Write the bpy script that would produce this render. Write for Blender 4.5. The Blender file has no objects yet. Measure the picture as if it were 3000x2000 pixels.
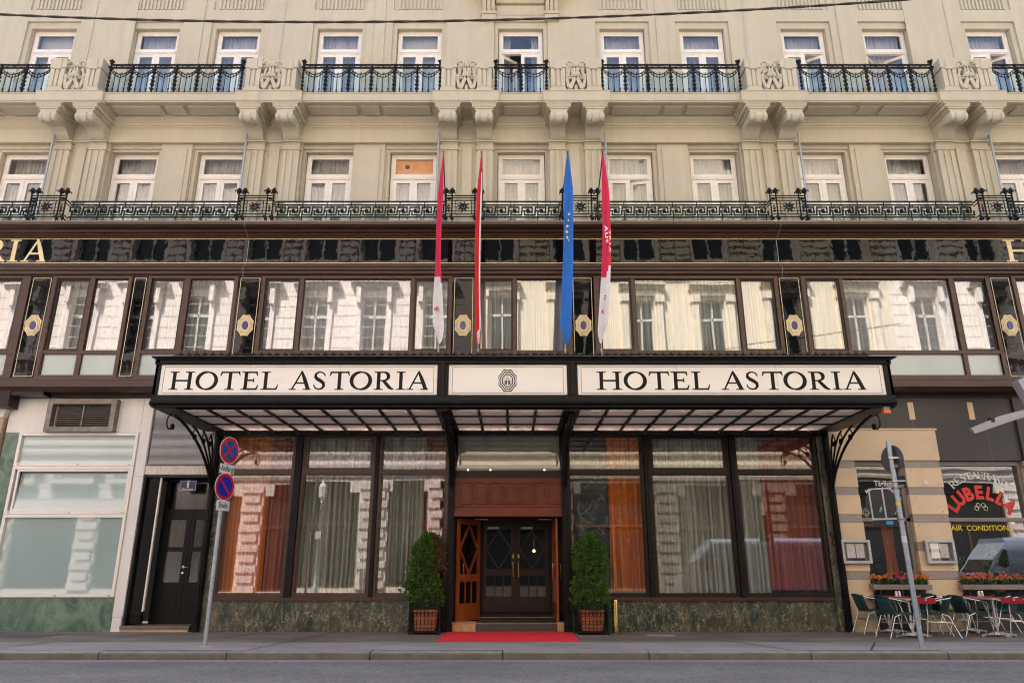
import bpy, bmesh, math, random
from mathutils import Vector, Matrix
R = math.radians
rnd = random.Random(7)
S = bpy.context.scene
col = S.collection
# ------------------------------------------------------------ camera, sky, sun, exposure
cam_d = bpy.data.cameras.new('camera'); cam = bpy.data.objects.new('camera', cam_d); col.objects.link(cam)
cam.location = (0, -17, 1.24); cam.rotation_euler = (R(90 + 17.44), 0, 0)
cam_d.sensor_width = 36; cam_d.lens = 25.656; cam_d.clip_end = 400; cam_d.clip_start = .05
S.camera = cam
W = bpy.data.worlds.new('World'); S.world = W; W.use_nodes = True
wn = W.node_tree; sky = wn.nodes.new('ShaderNodeTexSky'); sky.sky_type = 'NISHITA'; sky.sun_disc = False
SUN_EL, SUN_AZ = 53, -34          # azimuth from +Y, negative towards -X
sky.sun_elevation = R(SUN_EL); sky.sun_rotation = R(SUN_AZ); sky.air_density = 1.2; sky.dust_density = 4.0
bg = wn.nodes['Background']; bg.inputs[1].default_value = .125
wn.links.new(sky.outputs[0], bg.inputs[0])
sl = bpy.data.lights.new('sun', 'SUN'); sl.energy = 4.8; sl.angle = R(.5); sl.color = (1, .93, .83)
so = bpy.data.objects.new('sun', sl); col.objects.link(so)
sd = Vector((math.sin(R(SUN_AZ)) * math.cos(R(SUN_EL)), math.cos(R(SUN_AZ)) * math.cos(R(SUN_EL)), math.sin(R(SUN_EL))))
so.rotation_euler = sd.to_track_quat('Z', 'Y').to_euler(); so.location = (0, 0, 40)
S.view_settings.view_transform = 'Standard'; S.view_settings.look = 'None'
S.view_settings.exposure = 1.86; S.view_settings.gamma = 1
S.view_settings.use_curve_mapping = False
S.render.engine = 'CYCLES'
S.cycles.use_denoising = True; S.cycles.filter_width = 1.15
S.cycles.max_bounces = 9; S.cycles.diffuse_bounces = 4; S.cycles.glossy_bounces = 4; S.cycles.transmission_bounces = 6
S.cycles.transparent_max_bounces = 12; S.cycles.caustics_reflective = False; S.cycles.caustics_refractive = False
S.cycles.sample_clamp_indirect = 8

# ------------------------------------------------------------ mesh helpers
class MB:
    def __init__(s): s.v = []; s.f = []; s.m = []; s.mi = 0
    def add(s, vs, fs):
        n = len(s.v); s.v += [tuple(v) for v in vs]
        for f in fs: s.f.append(tuple(n + i for i in f)); s.m.append(s.mi)
        return s
    def box(s, x0, x1, y0, y1, z0, z1):
        return s.add([(x0,y0,z0),(x1,y0,z0),(x1,y1,z0),(x0,y1,z0),(x0,y0,z1),(x1,y0,z1),(x1,y1,z1),(x0,y1,z1)],
              [(0,3,2,1),(4,5,6,7),(0,1,5,4),(1,2,6,5),(2,3,7,6),(3,0,4,7)])
    def quad(s, a, b, c, d): return s.add([a, b, c, d], [(0, 1, 2, 3)])
    def prof(s, pts, x0, x1):          # (y,z) outline extruded along x
        n = len(pts)
        s.add([(x0, p[0], p[1]) for p in pts] + [(x1, p[0], p[1]) for p in pts],
              [tuple(range(n))[::-1], tuple(range(n, 2*n))] + [(i, (i+1) % n, n + (i+1) % n, n + i) for i in range(n)])
        return s
    def poly(s, pts, y0, y1):          # (x,z) outline extruded along y
        n = len(pts)
        s.add([(p[0], y0, p[1]) for p in pts] + [(p[0], y1, p[1]) for p in pts],
              [tuple(range(n)), tuple(range(n, 2*n))[::-1]] + [(i, n + i, n + (i+1) % n, (i+1) % n) for i in range(n)])
        return s
    def ribbon(s, pts, ws, y0, y1, closed=False):   # (x,z) centre line with widths, extruded along y
        n = len(pts); L = []; Q = []
        for i, p in enumerate(pts):
            a = pts[(i-1) % n] if (closed or i > 0) else p; b = pts[(i+1) % n] if (closed or i < n-1) else p
            dx, dz = b[0]-a[0], b[1]-a[1]; l = math.hypot(dx, dz) or 1; w = (ws[i] if isinstance(ws, (list, tuple)) else ws) / 2
            L.append((p[0] - dz/l*w, p[1] + dx/l*w)); Q.append((p[0] + dz/l*w, p[1] - dx/l*w))
        vs = [(a[0], y0, a[1]) for a in L] + [(a[0], y0, a[1]) for a in Q] + [(a[0], y1, a[1]) for a in L] + [(a[0], y1, a[1]) for a in Q]
        fs = []
        for i in range(n if closed else n-1):
            j = (i+1) % n
            fs += [(i, n+i, n+j, j), (2*n+i, 2*n+j, 3*n+j, 3*n+i), (i, j, 2*n+j, 2*n+i), (n+i, 3*n+i, 3*n+j, n+j)]
        if not closed: fs += [(0, 2*n, 3*n, n), (n-1, 2*n-1, 4*n-1, 3*n-1)]
        return s.add(vs, fs)
    def tube(s, pts, r, n=6, closed=False):
        P = [Vector(p) for p in pts]; m = len(P); vs = []
        up = Vector((0.13, .31, .94)).normalized()
        for i, p in enumerate(P):
            a = P[(i-1) % m] if (closed or i) else p; b = P[(i+1) % m] if (closed or i < m-1) else p
            t = (b - a).normalized()
            u = t.cross(up)
            if u.length < .05: u = t.cross(Vector((1, 0, 0)))
            u.normalize(); w = t.cross(u); rr = r[i] if isinstance(r, (list, tuple)) else r
            vs += [p + (u*math.cos(2*math.pi*k/n) + w*math.sin(2*math.pi*k/n)) * rr for k in range(n)]
        fs = []
        for i in range(m if closed else m-1):
            j = (i+1) % m
            fs += [(i*n+k, i*n+(k+1) % n, j*n+(k+1) % n, j*n+k) for k in range(n)]
        if not closed: fs += [tuple(range(n))[::-1], tuple(range((m-1)*n, m*n))]
        return s.add(vs, fs)
    def lathe(s, prof, c=(0, 0, 0), n=10, axis='z'):   # (r,h)
        vs = []; m = len(prof)
        for r, h in prof:
            for k in range(n):
                a = 2*math.pi*k/n; x, y = r*math.cos(a), r*math.sin(a)
                v = {'z': (x, y, h), 'y': (x, h, y), 'x': (h, x, y)}[axis]
                vs.append((c[0]+v[0], c[1]+v[1], c[2]+v[2]))
        fs = [(i*n+k, i*n+(k+1) % n, (i+1)*n+(k+1) % n, (i+1)*n+k) for i in range(m-1) for k in range(n)]
        fs += [tuple(range(n))[::-1], tuple(range((m-1)*n, m*n))]
        return s.add(vs, fs)
    def ball(s, c, r, n=8, sx=1, sy=1, sz=1):
        m = max(3, n//2); vs = [(c[0], c[1], c[2]-r*sz)]
        for i in range(1, m):
            t = math.pi*i/m
            vs += [(c[0]+r*sx*math.sin(t)*math.cos(2*math.pi*k/n), c[1]+r*sy*math.sin(t)*math.sin(2*math.pi*k/n), c[2]-r*sz*math.cos(t)) for k in range(n)]
        vs.append((c[0], c[1], c[2]+r*sz)); L = len(vs)-1
        fs = [(0, 1+(k+1) % n, 1+k) for k in range(n)] + [(L, L-n+k, L-n+(k+1) % n) for k in range(n)]
        fs += [(1+i*n+k, 1+i*n+(k+1) % n, 1+(i+1)*n+(k+1) % n, 1+(i+1)*n+k) for i in range(m-2) for k in range(n)]
        return s.add(vs, fs)
    def wall(s, x0, x1, z0, z1, y, holes, depth):     # wall face with real openings and reveals
        xs = sorted({x0, x1} | {min(max(h[i], x0), x1) for h in holes for i in (0, 1)})
        zs = sorted({z0, z1} | {min(max(h[i], z0), z1) for h in holes for i in (2, 3)})
        for a, b in zip(xs, xs[1:]):
            for c, d in zip(zs, zs[1:]):
                mx, mz = (a+b)/2, (c+d)/2
                if not any(h[0] < mx < h[1] and h[2] < mz < h[3] for h in holes): s.quad((a,y,c),(b,y,c),(b,y,d),(a,y,d))
        for a, b, c, d in holes:
            t = y + depth
            s.quad((a,y,c),(a,y,d),(a,t,d),(a,t,c)); s.quad((b,y,c),(b,t,c),(b,t,d),(b,y,d))
            s.quad((a,y,d),(b,y,d),(b,t,d),(a,t,d)); s.quad((a,y,c),(a,t,c),(b,t,c),(b,y,c))
        return s
    def ring(s, x0, x1, z0, z1, w, y0, y1):           # rectangular frame of four bars
        s.box(x0, x1, y0, y1, z1-w, z1); s.box(x0, x1, y0, y1, z0, z0+w)
        s.box(x0, x0+w, y0, y1, z0+w, z1-w); return s.box(x1-w, x1, y0, y1, z0+w, z1-w)
    def mesh(s, name, mats, smooth=False, bevel=0):
        me = bpy.data.meshes.new(name); me.from_pydata(s.v, [], s.f)
        for m in (mats if isinstance(mats, (list, tuple)) else [mats]): me.materials.append(m)
        if any(s.m): me.polygons.foreach_set('material_index', s.m)
        bm = bmesh.new(); bm.from_mesh(me); bmesh.ops.recalc_face_normals(bm, faces=bm.faces)
        if bevel: bmesh.ops.bevel(bm, geom=list(bm.edges), offset=bevel, segments=1, affect='EDGES', clamp_overlap=True)
        bm.to_mesh(me); bm.free()
        if smooth: me.shade_smooth() if smooth is True else me.set_sharp_from_angle(angle=R(smooth))
        if smooth and smooth is not True:
            me.polygons.foreach_set('use_smooth', [True]*len(me.polygons))
        me.update(); return me

def inst(name, me, parent=None, loc=(0, 0, 0), rot=None, label=None, kind=None, scale=None):
    o = bpy.data.objects.new(name, me); col.objects.link(o); o.parent = parent; o.location = loc
    if rot: o.rotation_euler = rot
    if scale: o.scale = scale
    if label: o['label'] = label
    if kind: o['kind'] = kind
    return o
def part(name, mb, mats, parent=None, loc=(0, 0, 0), rot=None, label=None, kind=None, smooth=False, bevel=0):
    return inst(name, mb.mesh(name, mats, smooth, bevel), parent, loc, rot, label, kind)
def tag(o, label, cat, group=None):
    o['label'] = label; o['category'] = cat
    if group: o['group'] = group
    return o
def thing(name, label, cat, loc=(0, 0, 0), rotz=0, group=None):
    o = bpy.data.objects.new(name, None); col.objects.link(o); o.location = loc; o.rotation_euler = (0, 0, rotz); o.empty_display_size = .2
    return tag(o, label, cat, group)
def copy_tree(o, loc=None, rotz=None, parent=None, label=None):
    c = o.copy(); col.objects.link(c)
    if parent: c.parent = parent
    if loc is not None: c.location = loc
    if rotz is not None: c.rotation_euler = (0, 0, rotz)
    if label: c['label'] = label
    for ch in list(o.children): copy_tree(ch, parent=c)
    return c
def struct(name, mb, mats, parent=None, **k):
    o = part(name, mb, mats, parent, **k)
    if parent is None: o['kind'] = 'structure'
    return o
_txt = {}
def text_mesh(s, mat, size=1, depth=.004, bold=0, align='CENTER', sx=1, name='lettering'):
    cu = bpy.data.curves.new('t', 'FONT'); cu.body = s; cu.size = size; cu.extrude = depth; cu.offset = bold
    cu.align_x = align; cu.align_y = 'CENTER'; cu.resolution_u = 3
    ob = bpy.data.objects.new('t', cu); me = bpy.data.meshes.new_from_object(ob)
    for v in me.vertices: v.co = Vector((v.co.x*sx, v.co.z, v.co.y))      # stands in the XZ plane, read from -Y
    bm = bmesh.new(); bm.from_mesh(me); bmesh.ops.recalc_face_normals(bm, faces=bm.faces); bm.to_mesh(me); bm.free()
    me.name = name; me.materials.clear(); me.materials.append(mat)
    bpy.data.objects.remove(ob); bpy.data.curves.remove(cu); return me

# ------------------------------------------------------------ materials
def N(nt, t, **k):
    n = nt.nodes.new(t)
    for a, b in k.items(): setattr(n, a, b)
    return n
def mat(name, c, rough=.6, metal=0, c2=None, ns=3, nd=0, fine=0, bump=0, bs=40, ior=1.5, coat=0, streak=0, rndv=0, stretch=(1,1,1), spec=.5, transl=0, fs=140):
    """colour c varied towards c2 by noise (world space), fine grain, stains, bump"""
    m = bpy.data.materials.new(name); m.use_nodes = True; nt = m.node_tree; b = nt.nodes['Principled BSDF']; l = nt.links.new
    b.inputs['Specular IOR Level'].default_value = spec; b.inputs['Roughness'].default_value = rough; b.inputs['Metallic'].default_value = metal; b.inputs['IOR'].default_value = ior
    b.inputs['Coat Weight'].default_value = coat; b.inputs['Coat Roughness'].default_value = .08
    g = N(nt, 'ShaderNodeNewGeometry'); mp = N(nt, 'ShaderNodeMapping'); mp.inputs['Scale'].default_value = stretch
    l(g.outputs['Position'], mp.inputs['Vector']); P = mp.outputs[0]
    src = None
    c2 = c2 or tuple(x*.78 for x in c)
    n1 = N(nt, 'ShaderNodeTexNoise'); n1.inputs['Scale'].default_value = ns; n1.inputs['Detail'].default_value = 6; n1.inputs['Roughness'].default_value = .6
    n1.inputs['Distortion'].default_value = nd; l(P, n1.inputs['Vector'])
    r = N(nt, 'ShaderNodeValToRGB'); r.color_ramp.elements[0].position = .36; r.color_ramp.elements[1].position = .68
    r.color_ramp.elements[0].color = (*c, 1); r.color_ramp.elements[1].color = (*c2, 1); l(n1.outputs['Fac'], r.inputs['Fac']); src = r.outputs[0]
    def mul(src, fac_out, lo, hi):
        mr = N(nt, 'ShaderNodeMapRange'); mr.inputs['From Min'].default_value = .3; mr.inputs['From Max'].default_value = .7
        mr.inputs['To Min'].default_value = lo; mr.inputs['To Max'].default_value = hi; l(fac_out, mr.inputs['Value'])
        mx = N(nt, 'ShaderNodeVectorMath', operation='SCALE'); l(src, mx.inputs[0]); l(mr.outputs[0], mx.inputs['Scale']); return mx.outputs[0]
    if fine:
        n2 = N(nt, 'ShaderNodeTexNoise'); n2.inputs['Scale'].default_value = fs; n2.inputs['Detail'].default_value = 3; l(P, n2.inputs['Vector'])
        src = mul(src, n2.outputs['Fac'], 1-fine, 1+fine)
    if streak:
        m2 = N(nt, 'ShaderNodeMapping'); m2.inputs['Scale'].default_value = (2.2, 2.2, .25); l(g.outputs['Position'], m2.inputs['Vector'])
        n3 = N(nt, 'ShaderNodeTexNoise'); n3.inputs['Scale'].default_value = 2.5; n3.inputs['Detail'].default_value = 5; l(m2.outputs[0], n3.inputs['Vector'])
        src = mul(src, n3.outputs['Fac'], 1+streak*.5, 1-streak)
    if rndv:
        oi = N(nt, 'ShaderNodeObjectInfo'); mr = N(nt, 'ShaderNodeMapRange'); mr.inputs['To Min'].default_value = 1-rndv; mr.inputs['To Max'].default_value = 1+rndv
        l(oi.outputs['Random'], mr.inputs['Value']); mx = N(nt, 'ShaderNodeVectorMath', operation='SCALE'); l(src, mx.inputs[0]); l(mr.outputs[0], mx.inputs['Scale']); src = mx.outputs[0]
    l(src, b.inputs['Base Color'])
    if bump:
        n4 = N(nt, 'ShaderNodeTexNoise'); n4.inputs['Scale'].default_value = bs; n4.inputs['Detail'].default_value = 4; l(P, n4.inputs['Vector'])
        bp = N(nt, 'ShaderNodeBump'); bp.inputs['Strength'].default_value = bump; bp.inputs['Distance'].default_value = .01; l(n4.outputs['Fac'], bp.inputs['Height']); l(bp.outputs[0], b.inputs['Normal'])
    if transl:
        out = nt.nodes['Material Output']; tr = N(nt, 'ShaderNodeBsdfTranslucent'); l(src, tr.inputs['Color']); ms = N(nt, 'ShaderNodeMixShader'); ms.inputs[0].default_value = transl
        l(b.outputs[0], ms.inputs[1]); l(tr.outputs[0], ms.inputs[2]); l(ms.outputs[0], out.inputs['Surface'])
    return m
def glass(name, refl, tint=(1, 1, 1), wave=.0, ws=1.2, rough=0.0, gtint=(1, 1, 1)):
    """pane: part mirror, part clear; a little wavy so that reflections bend"""
    m = bpy.data.materials.new(name); m.use_nodes = True; nt = m.node_tree; nt.nodes.remove(nt.nodes['Principled BSDF']); l = nt.links.new
    out = nt.nodes['Material Output']; t = N(nt, 'ShaderNodeBsdfTransparent'); t.inputs[0].default_value = (*tint, 1)
    gl = N(nt, 'ShaderNodeBsdfGlossy'); gl.inputs['Roughness'].default_value = rough; gl.inputs['Color'].default_value = (*gtint, 1)
    ge = N(nt, 'ShaderNodeNewGeometry'); dp = N(nt, 'ShaderNodeVectorMath', operation='DOT_PRODUCT'); l(ge.outputs['Incoming'], dp.inputs[0]); l(ge.outputs['Normal'], dp.inputs[1])
    ab = N(nt, 'ShaderNodeMath', operation='ABSOLUTE'); l(dp.outputs['Value'], ab.inputs[0]); om = N(nt, 'ShaderNodeMath', operation='SUBTRACT'); om.inputs[0].default_value = 1; l(ab.outputs[0], om.inputs[1])
    pw = N(nt, 'ShaderNodeMath', operation='POWER'); pw.inputs[1].default_value = 5; l(om.outputs[0], pw.inputs[0])
    ad = N(nt, 'ShaderNodeMath', operation='ADD'); ad.use_clamp = True; ad.inputs[1].default_value = refl + .04; l(pw.outputs[0], ad.inputs[0])
    ms = N(nt, 'ShaderNodeMixShader'); l(ad.outputs[0], ms.inputs[0]); l(t.outputs[0], ms.inputs[1]); l(gl.outputs[0], ms.inputs[2]); l(ms.outputs[0], out.inputs['Surface'])
    if wave:
        g = N(nt, 'ShaderNodeNewGeometry'); oi = N(nt, 'ShaderNodeObjectInfo')
        n4 = N(nt, 'ShaderNodeTexNoise', noise_dimensions='4D'); n4.inputs['Scale'].default_value = ws; n4.inputs['Detail'].default_value = 1.5
        mu = N(nt, 'ShaderNodeMath', operation='MULTIPLY'); mu.inputs[1].default_value = 30; l(oi.outputs['Random'], mu.inputs[0]); l(mu.outputs[0], n4.inputs['W'])
        l(g.outputs['Position'], n4.inputs['Vector'])
        bp = N(nt, 'ShaderNodeBump'); bp.inputs['Strength'].default_value = 1; bp.inputs['Distance'].default_value = wave; l(n4.outputs['Fac'], bp.inputs['Height'])
        l(bp.outputs[0], gl.inputs['Normal'])
    return m
def marble(name, c1, c2, vein, scale=3.0, amount=.5, rough=.18, stretch=(1, 1, 1)):
    m = bpy.data.materials.new(name); m.use_nodes = True; nt = m.node_tree; b = nt.nodes['Principled BSDF']; l = nt.links.new
    b.inputs['Roughness'].default_value = rough
    g = N(nt, 'ShaderNodeNewGeometry'); mp = N(nt, 'ShaderNodeMapping'); mp.inputs['Scale'].default_value = stretch; mp.inputs['Rotation'].default_value = (0, .5, 0); l(g.outputs['Position'], mp.inputs['Vector'])
    d = N(nt, 'ShaderNodeTexNoise'); d.inputs['Scale'].default_value = scale*.7; d.inputs['Detail'].default_value = 6; l(mp.outputs[0], d.inputs['Vector'])
    sc = N(nt, 'ShaderNodeVectorMath', operation='SCALE'); sc.inputs['Scale'].default_value = 1.1; l(d.outputs['Color'], sc.inputs[0])
    ad = N(nt, 'ShaderNodeVectorMath', operation='ADD'); l(mp.outputs[0], ad.inputs[0]); l(sc.outputs[0], ad.inputs[1])
    cur = None
    for k, (s_, w) in enumerate(((scale, .05), (scale*2.9, .09))):
        v = N(nt, 'ShaderNodeTexVoronoi', feature='DISTANCE_TO_EDGE'); v.inputs['Scale'].default_value = s_; l(ad.outputs[0], v.inputs['Vector'])
        mr = N(nt, 'ShaderNodeMapRange'); mr.inputs['From Max'].default_value = w; mr.inputs['To Min'].default_value = 1; mr.inputs['To Max'].default_value = 0; l(v.outputs['Distance'], mr.inputs['Value'])
        nn = N(nt, 'ShaderNodeTexNoise'); nn.inputs['Scale'].default_value = scale*(1.1+k); nn.inputs['Detail'].default_value = 3; l(mp.outputs[0], nn.inputs['Vector'])
        m2 = N(nt, 'ShaderNodeMapRange'); m2.inputs['From Min'].default_value = .44; m2.inputs['From Max'].default_value = .66; l(nn.outputs['Fac'], m2.inputs['Value'])
        mm = N(nt, 'ShaderNodeMath', operation='MULTIPLY'); l(mr.outputs[0], mm.inputs[0]); l(m2.outputs[0], mm.inputs[1])
        if cur is None: cur = mm.outputs[0]
        else:
            mx = N(nt, 'ShaderNodeMath', operation='MAXIMUM'); l(cur, mx.inputs[0]); l(mm.outputs[0], mx.inputs[1]); cur = mx.outputs[0]
    am = N(nt, 'ShaderNodeMath', operation='MULTIPLY'); am.use_clamp = True; am.inputs[1].default_value = amount; l(cur, am.inputs[0])
    r = N(nt, 'ShaderNodeValToRGB'); r.color_ramp.elements[0].position = .38; r.color_ramp.elements[1].position = .66
    r.color_ramp.elements[0].color = (*c1, 1); r.color_ramp.elements[1].color = (*c2, 1); l(d.outputs['Fac'], r.inputs['Fac'])
    mix = N(nt, 'ShaderNodeMix', data_type='RGBA'); l(am.outputs[0], mix.inputs[0]); l(r.outputs[0], mix.inputs[6]); mix.inputs[7].default_value = (*vein, 1)
    l(mix.outputs[2], b.inputs['Base Color']); return m
def emit(name, c, s):
    m = bpy.data.materials.new(name); m.use_nodes = True; b = m.node_tree.nodes['Principled BSDF']
    b.inputs['Base Color'].default_value = (*c, 1); b.inputs['Emission Color'].default_value = (*c, 1); b.inputs['Emission Strength'].default_value = s; return m

PL = mat('plaster', (.54, .49, .378), .85, c2=(.50, .452, .345), ns=.7, fine=.05, bump=.12, bs=90, streak=.06)
PLT = mat('plaster_trim', (.535, .492, .385), .8, c2=(.495, .452, .352), ns=1.4, fine=.04, bump=.08, bs=60, streak=.05)
PAINT = mat('white_window_paint', (.84, .80, .75), .4, c2=(.78, .74, .69), ns=6)
IRON = mat('black_iron', (.007, .008, .009), .5, c2=(.004, .004, .005), ns=12, bump=.1, bs=60, spec=.22)
IRONB = mat('canopy_black_paint', (.006, .006, .007), .42, c2=(.010, .010, .010), ns=5, fine=.2, spec=.18)
BRZ = mat('bronze_cladding', (.070, .034, .020), .36, metal=.2, c2=(.050, .024, .015), ns=2.5, stretch=(.4, 1, 3), coat=.05, rndv=.06)
BRZD = mat('bronze_dark', (.026, .013, .009), .36, metal=.1, c2=(.018, .009, .007), spec=.3, ns=3, stretch=(.4, 1, 3))
BLKG = mat('black_glass', (.004, .004, .005), .015, c2=(.003, .003, .003), ns=1, ior=1.37, bump=.22, bs=1.3)
GOLD = mat('gold_leaf', (.84, .70, .42), .45, c2=(.76, .60, .33), ns=8)
BLUE = mat('blue_enamel', (.012, .02, .17), .2, coat=.4)
G_UP = glass('upper_window_glass', .08, (.95, .96, .97), .010, 1.3)
G_MZ = glass('mezzanine_glass', .19, (.94, .95, .94), .0013, .8)
G_GR = glass('shopfront_glass', .08, (.96, .97, .96), .0015, .6)
G_BAL = glass('balcony_glass', .12, (.80, .93, .90), .004, .8)
def frosted(name, c, rough=.12):
    return mat(name, c, rough, c2=tuple(x*.9 for x in c), ns=.6, ior=1.9)
FROST = frosted('frosted_glass', (.40, .47, .44))
FROSTB = frosted('frosted_pane_blue_green', (.34, .44, .42), .03)
SMOKE = mat('smoked_glass', (.17, .18, .18), .04, ior=1.6)
SIGNW = mat('cream_sign_glass', (.80, .765, .72), .03, c2=(.78, .745, .70), ns=1, ior=1.5)
INK = mat('black_lettering', (.006, .005, .005), .3, spec=.15)
MARB = marble('dark_green_marble', (.085, .080, .052), (.012, .028, .021), (.50, .46, .33), 3.3, .8, .3, (1.7, 1, .9))
MARBG = marble('green_marble', (.05, .12, .085), (.015, .04, .03), (.40, .50, .42), 2.2, .6, .2)
MARBL = mat('pale_green_marble', (.17, .25, .18), .28, c2=(.03, .085, .055), ns=2.2, nd=1.5, fine=.15)
WOOD = mat('mahogany', (.20, .048, .022), .42, c2=(.14, .032, .015), ns=2.2, stretch=(1, 1, 6), coat=.08, bump=.03, ior=1.35)
WOODO = mat('orange_varnished_wood', (.34, .085, .025), .35, c2=(.22, .055, .016), ns=3, stretch=(5, 5, .7), spec=.4)
WOODD = mat('dark_door_wood', (.035, .014, .010), .25, c2=(.022, .009, .007), ns=3, stretch=(5, 5, .7), coat=.1, ior=1.35)
BRASS = mat('polished_brass', (.85, .58, .22), .15, metal=1, ns=4)
STEEL = mat('galvanised_steel', (.42, .45, .48), .45, metal=.6, c2=(.32, .35, .38), ns=12, bump=.05)
ALU = mat('polished_aluminium', (.78, .77, .75), .22, metal=1, ns=8)
CLAD = mat('white_metal_cladding', (.80, .77, .73), .5, c2=(.76, .72, .68), ns=.8, streak=.06)
CLADF = mat('white_window_frame', (.84, .77, .71), .35, c2=(.80, .73, .67), ns=2)
CONC = mat('grille_metal', (.26, .23, .19), .5, metal=.3, c2=(.16, .13, .11), ns=6)
SAND = mat('sandstone_cladding', (.76, .58, .38), .8, c2=(.68, .51, .35), ns=1.6, fine=.06, bump=.15, bs=80, rndv=.05, nd=1.0)
GRAN = mat('grey_granite_band', (.40, .35, .31), .7, c2=(.27, .23, .20), ns=45, fine=.35, rndv=.05)
GRAND = mat('dark_granite', (.045, .041, .040), .55, c2=(.068, .060, .055), ns=90, fine=.4)
GRAYF = mat('grey_shop_frame', (.24, .205, .18), .45, c2=(.20, .17, .15), ns=3)
ASPH = mat('asphalt_road', (.165, .161, .160), .88, c2=(.12, .117, .117), ns=1.1, fine=.42, fs=38, bump=1.0, bs=90, stretch=(.5, 1, 1))
PAVE = mat('pavement_asphalt', (.215, .178, .148), .85, c2=(.115, .095, .082), ns=1.3, fine=.14, fs=50, streak=.0, bump=.3, bs=140, stretch=(.5, 1, 1))
PAVE2 = mat('kerbside_pavement', (.30, .283, .268), .85, c2=(.20, .188, .178), ns=1.2, fine=.16, fs=50, bump=.2, bs=120, stretch=(.5, 1, 1))
KERB = mat('granite_kerb', (.27, .25, .22), .62, c2=(.17, .155, .13), ns=5, fine=.35, bump=.4, bs=70, rndv=.12)
KERBD = mat('kerb_face_shade_dirt', (.14, .12, .10), .75, c2=(.09, .075, .062), ns=4, fine=.3)  # road-facing side: shade painted into the colour together with splashed dirt
REDC = mat('red_carpet', (.86, .020, .035), .95, c2=(.74, .018, .028), ns=8, fine=.15, bump=.3, bs=200)
CURT = mat('grey_green_sheer_shaded', (.60, .60, .51), .9, c2=(.20, .21, .17), ns=2, stretch=(11, 1, .05), transl=.2)  # dark vertical stripes are fold shading put into the cloth colour
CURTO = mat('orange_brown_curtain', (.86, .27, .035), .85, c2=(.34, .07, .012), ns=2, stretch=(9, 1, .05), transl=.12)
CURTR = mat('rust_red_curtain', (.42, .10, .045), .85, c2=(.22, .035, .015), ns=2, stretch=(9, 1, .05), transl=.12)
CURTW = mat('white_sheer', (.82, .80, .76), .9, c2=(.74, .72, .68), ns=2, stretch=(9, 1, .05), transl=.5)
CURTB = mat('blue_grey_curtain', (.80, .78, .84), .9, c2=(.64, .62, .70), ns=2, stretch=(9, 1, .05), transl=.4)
BOARD = mat('orange_board', (.85, .38, .08), .6, c2=(.66, .25, .05), ns=4)
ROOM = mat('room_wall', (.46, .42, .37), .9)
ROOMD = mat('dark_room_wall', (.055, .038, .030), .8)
TERRA = mat('terracotta', (.55, .17, .07), .7, c2=(.34, .10, .045), ns=6, bump=.1)
LEAF = mat('thuja_foliage', (.048, .125, .014), .75, c2=(.11, .21, .03), ns=9, rndv=.0, transl=.25)
LEAF2 = mat('geranium_leaves', (.05, .10, .025), .7, c2=(.09, .15, .035), ns=9, transl=.2)
GREENC = mat('green_weave', (.012, .055, .052), .6, c2=(.02, .075, .07), ns=120, bump=.5, bs=260)
PSTONE = mat('yellow_step_stone', (.55, .36, .19), .6, c2=(.40, .25, .12), ns=9)
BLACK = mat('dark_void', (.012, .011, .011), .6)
CABLE = mat('cable_rubber', (.03, .022, .02), .6)
SOFF = mat('canopy_ceiling_glass', (.86, .80, .75), .35, c2=(.83, .77, .72), ns=1, transl=.6)
ROOFG = mat('canopy_roof_wired_glass', (.88, .86, .84), .3, c2=(.82, .80, .78), ns=2, transl=.9)
# ============================================================ THE SETTING: road, kerb, pavement
XW = 17.0
struct('gutter', MB().quad((-60, -4.60, -.116), (60, -4.60, -.116), (60, -4.33, -.116), (-60, -4.33, -.116)), mat('gutter_asphalt', (.24, .23, .235), .8, c2=(.17, .163, .168), ns=1.3, fine=.3, fs=40, stretch=(.3, 1, 1)))
struct('road', MB().quad((-60,-30,-.12),(60,-30,-.12),(60,-4.33,-.12),(-60,-4.33,-.12)), ASPH)
mb = MB(); mb.box(-60, 60, -4.05, -2.62, -.3, -.0); PV = struct('outer_pavement', mb, PAVE2)
mb = MB(); mb.box(-60, 60, -2.612, 1.5, -.3, .0); PVI = struct('inner_pavement', mb, PAVE)
kb = thing('kerb', 'x', 'x', (0, -4.2, 0)); del kb['label'], kb['category']; kb['kind'] = 'structure'
x = -17.9
for L in (2.3, 2.1, 2.42, 2.55, 1.9, 2.05, 2.3, 2.13, 2.35, 2.6, 2.2, 1.95, 2.4, 2.5, 2.1, 2.3):
    m = MB(); y0, y1 = -.135, .142
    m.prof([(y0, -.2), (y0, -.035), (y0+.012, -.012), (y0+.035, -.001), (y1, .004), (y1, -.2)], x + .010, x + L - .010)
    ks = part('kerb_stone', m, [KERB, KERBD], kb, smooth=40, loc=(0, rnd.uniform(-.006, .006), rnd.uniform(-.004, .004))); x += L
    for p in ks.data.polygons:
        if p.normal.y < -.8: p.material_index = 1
TAR = mat('tar_seam', (.03, .027, .025), .8)
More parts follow.
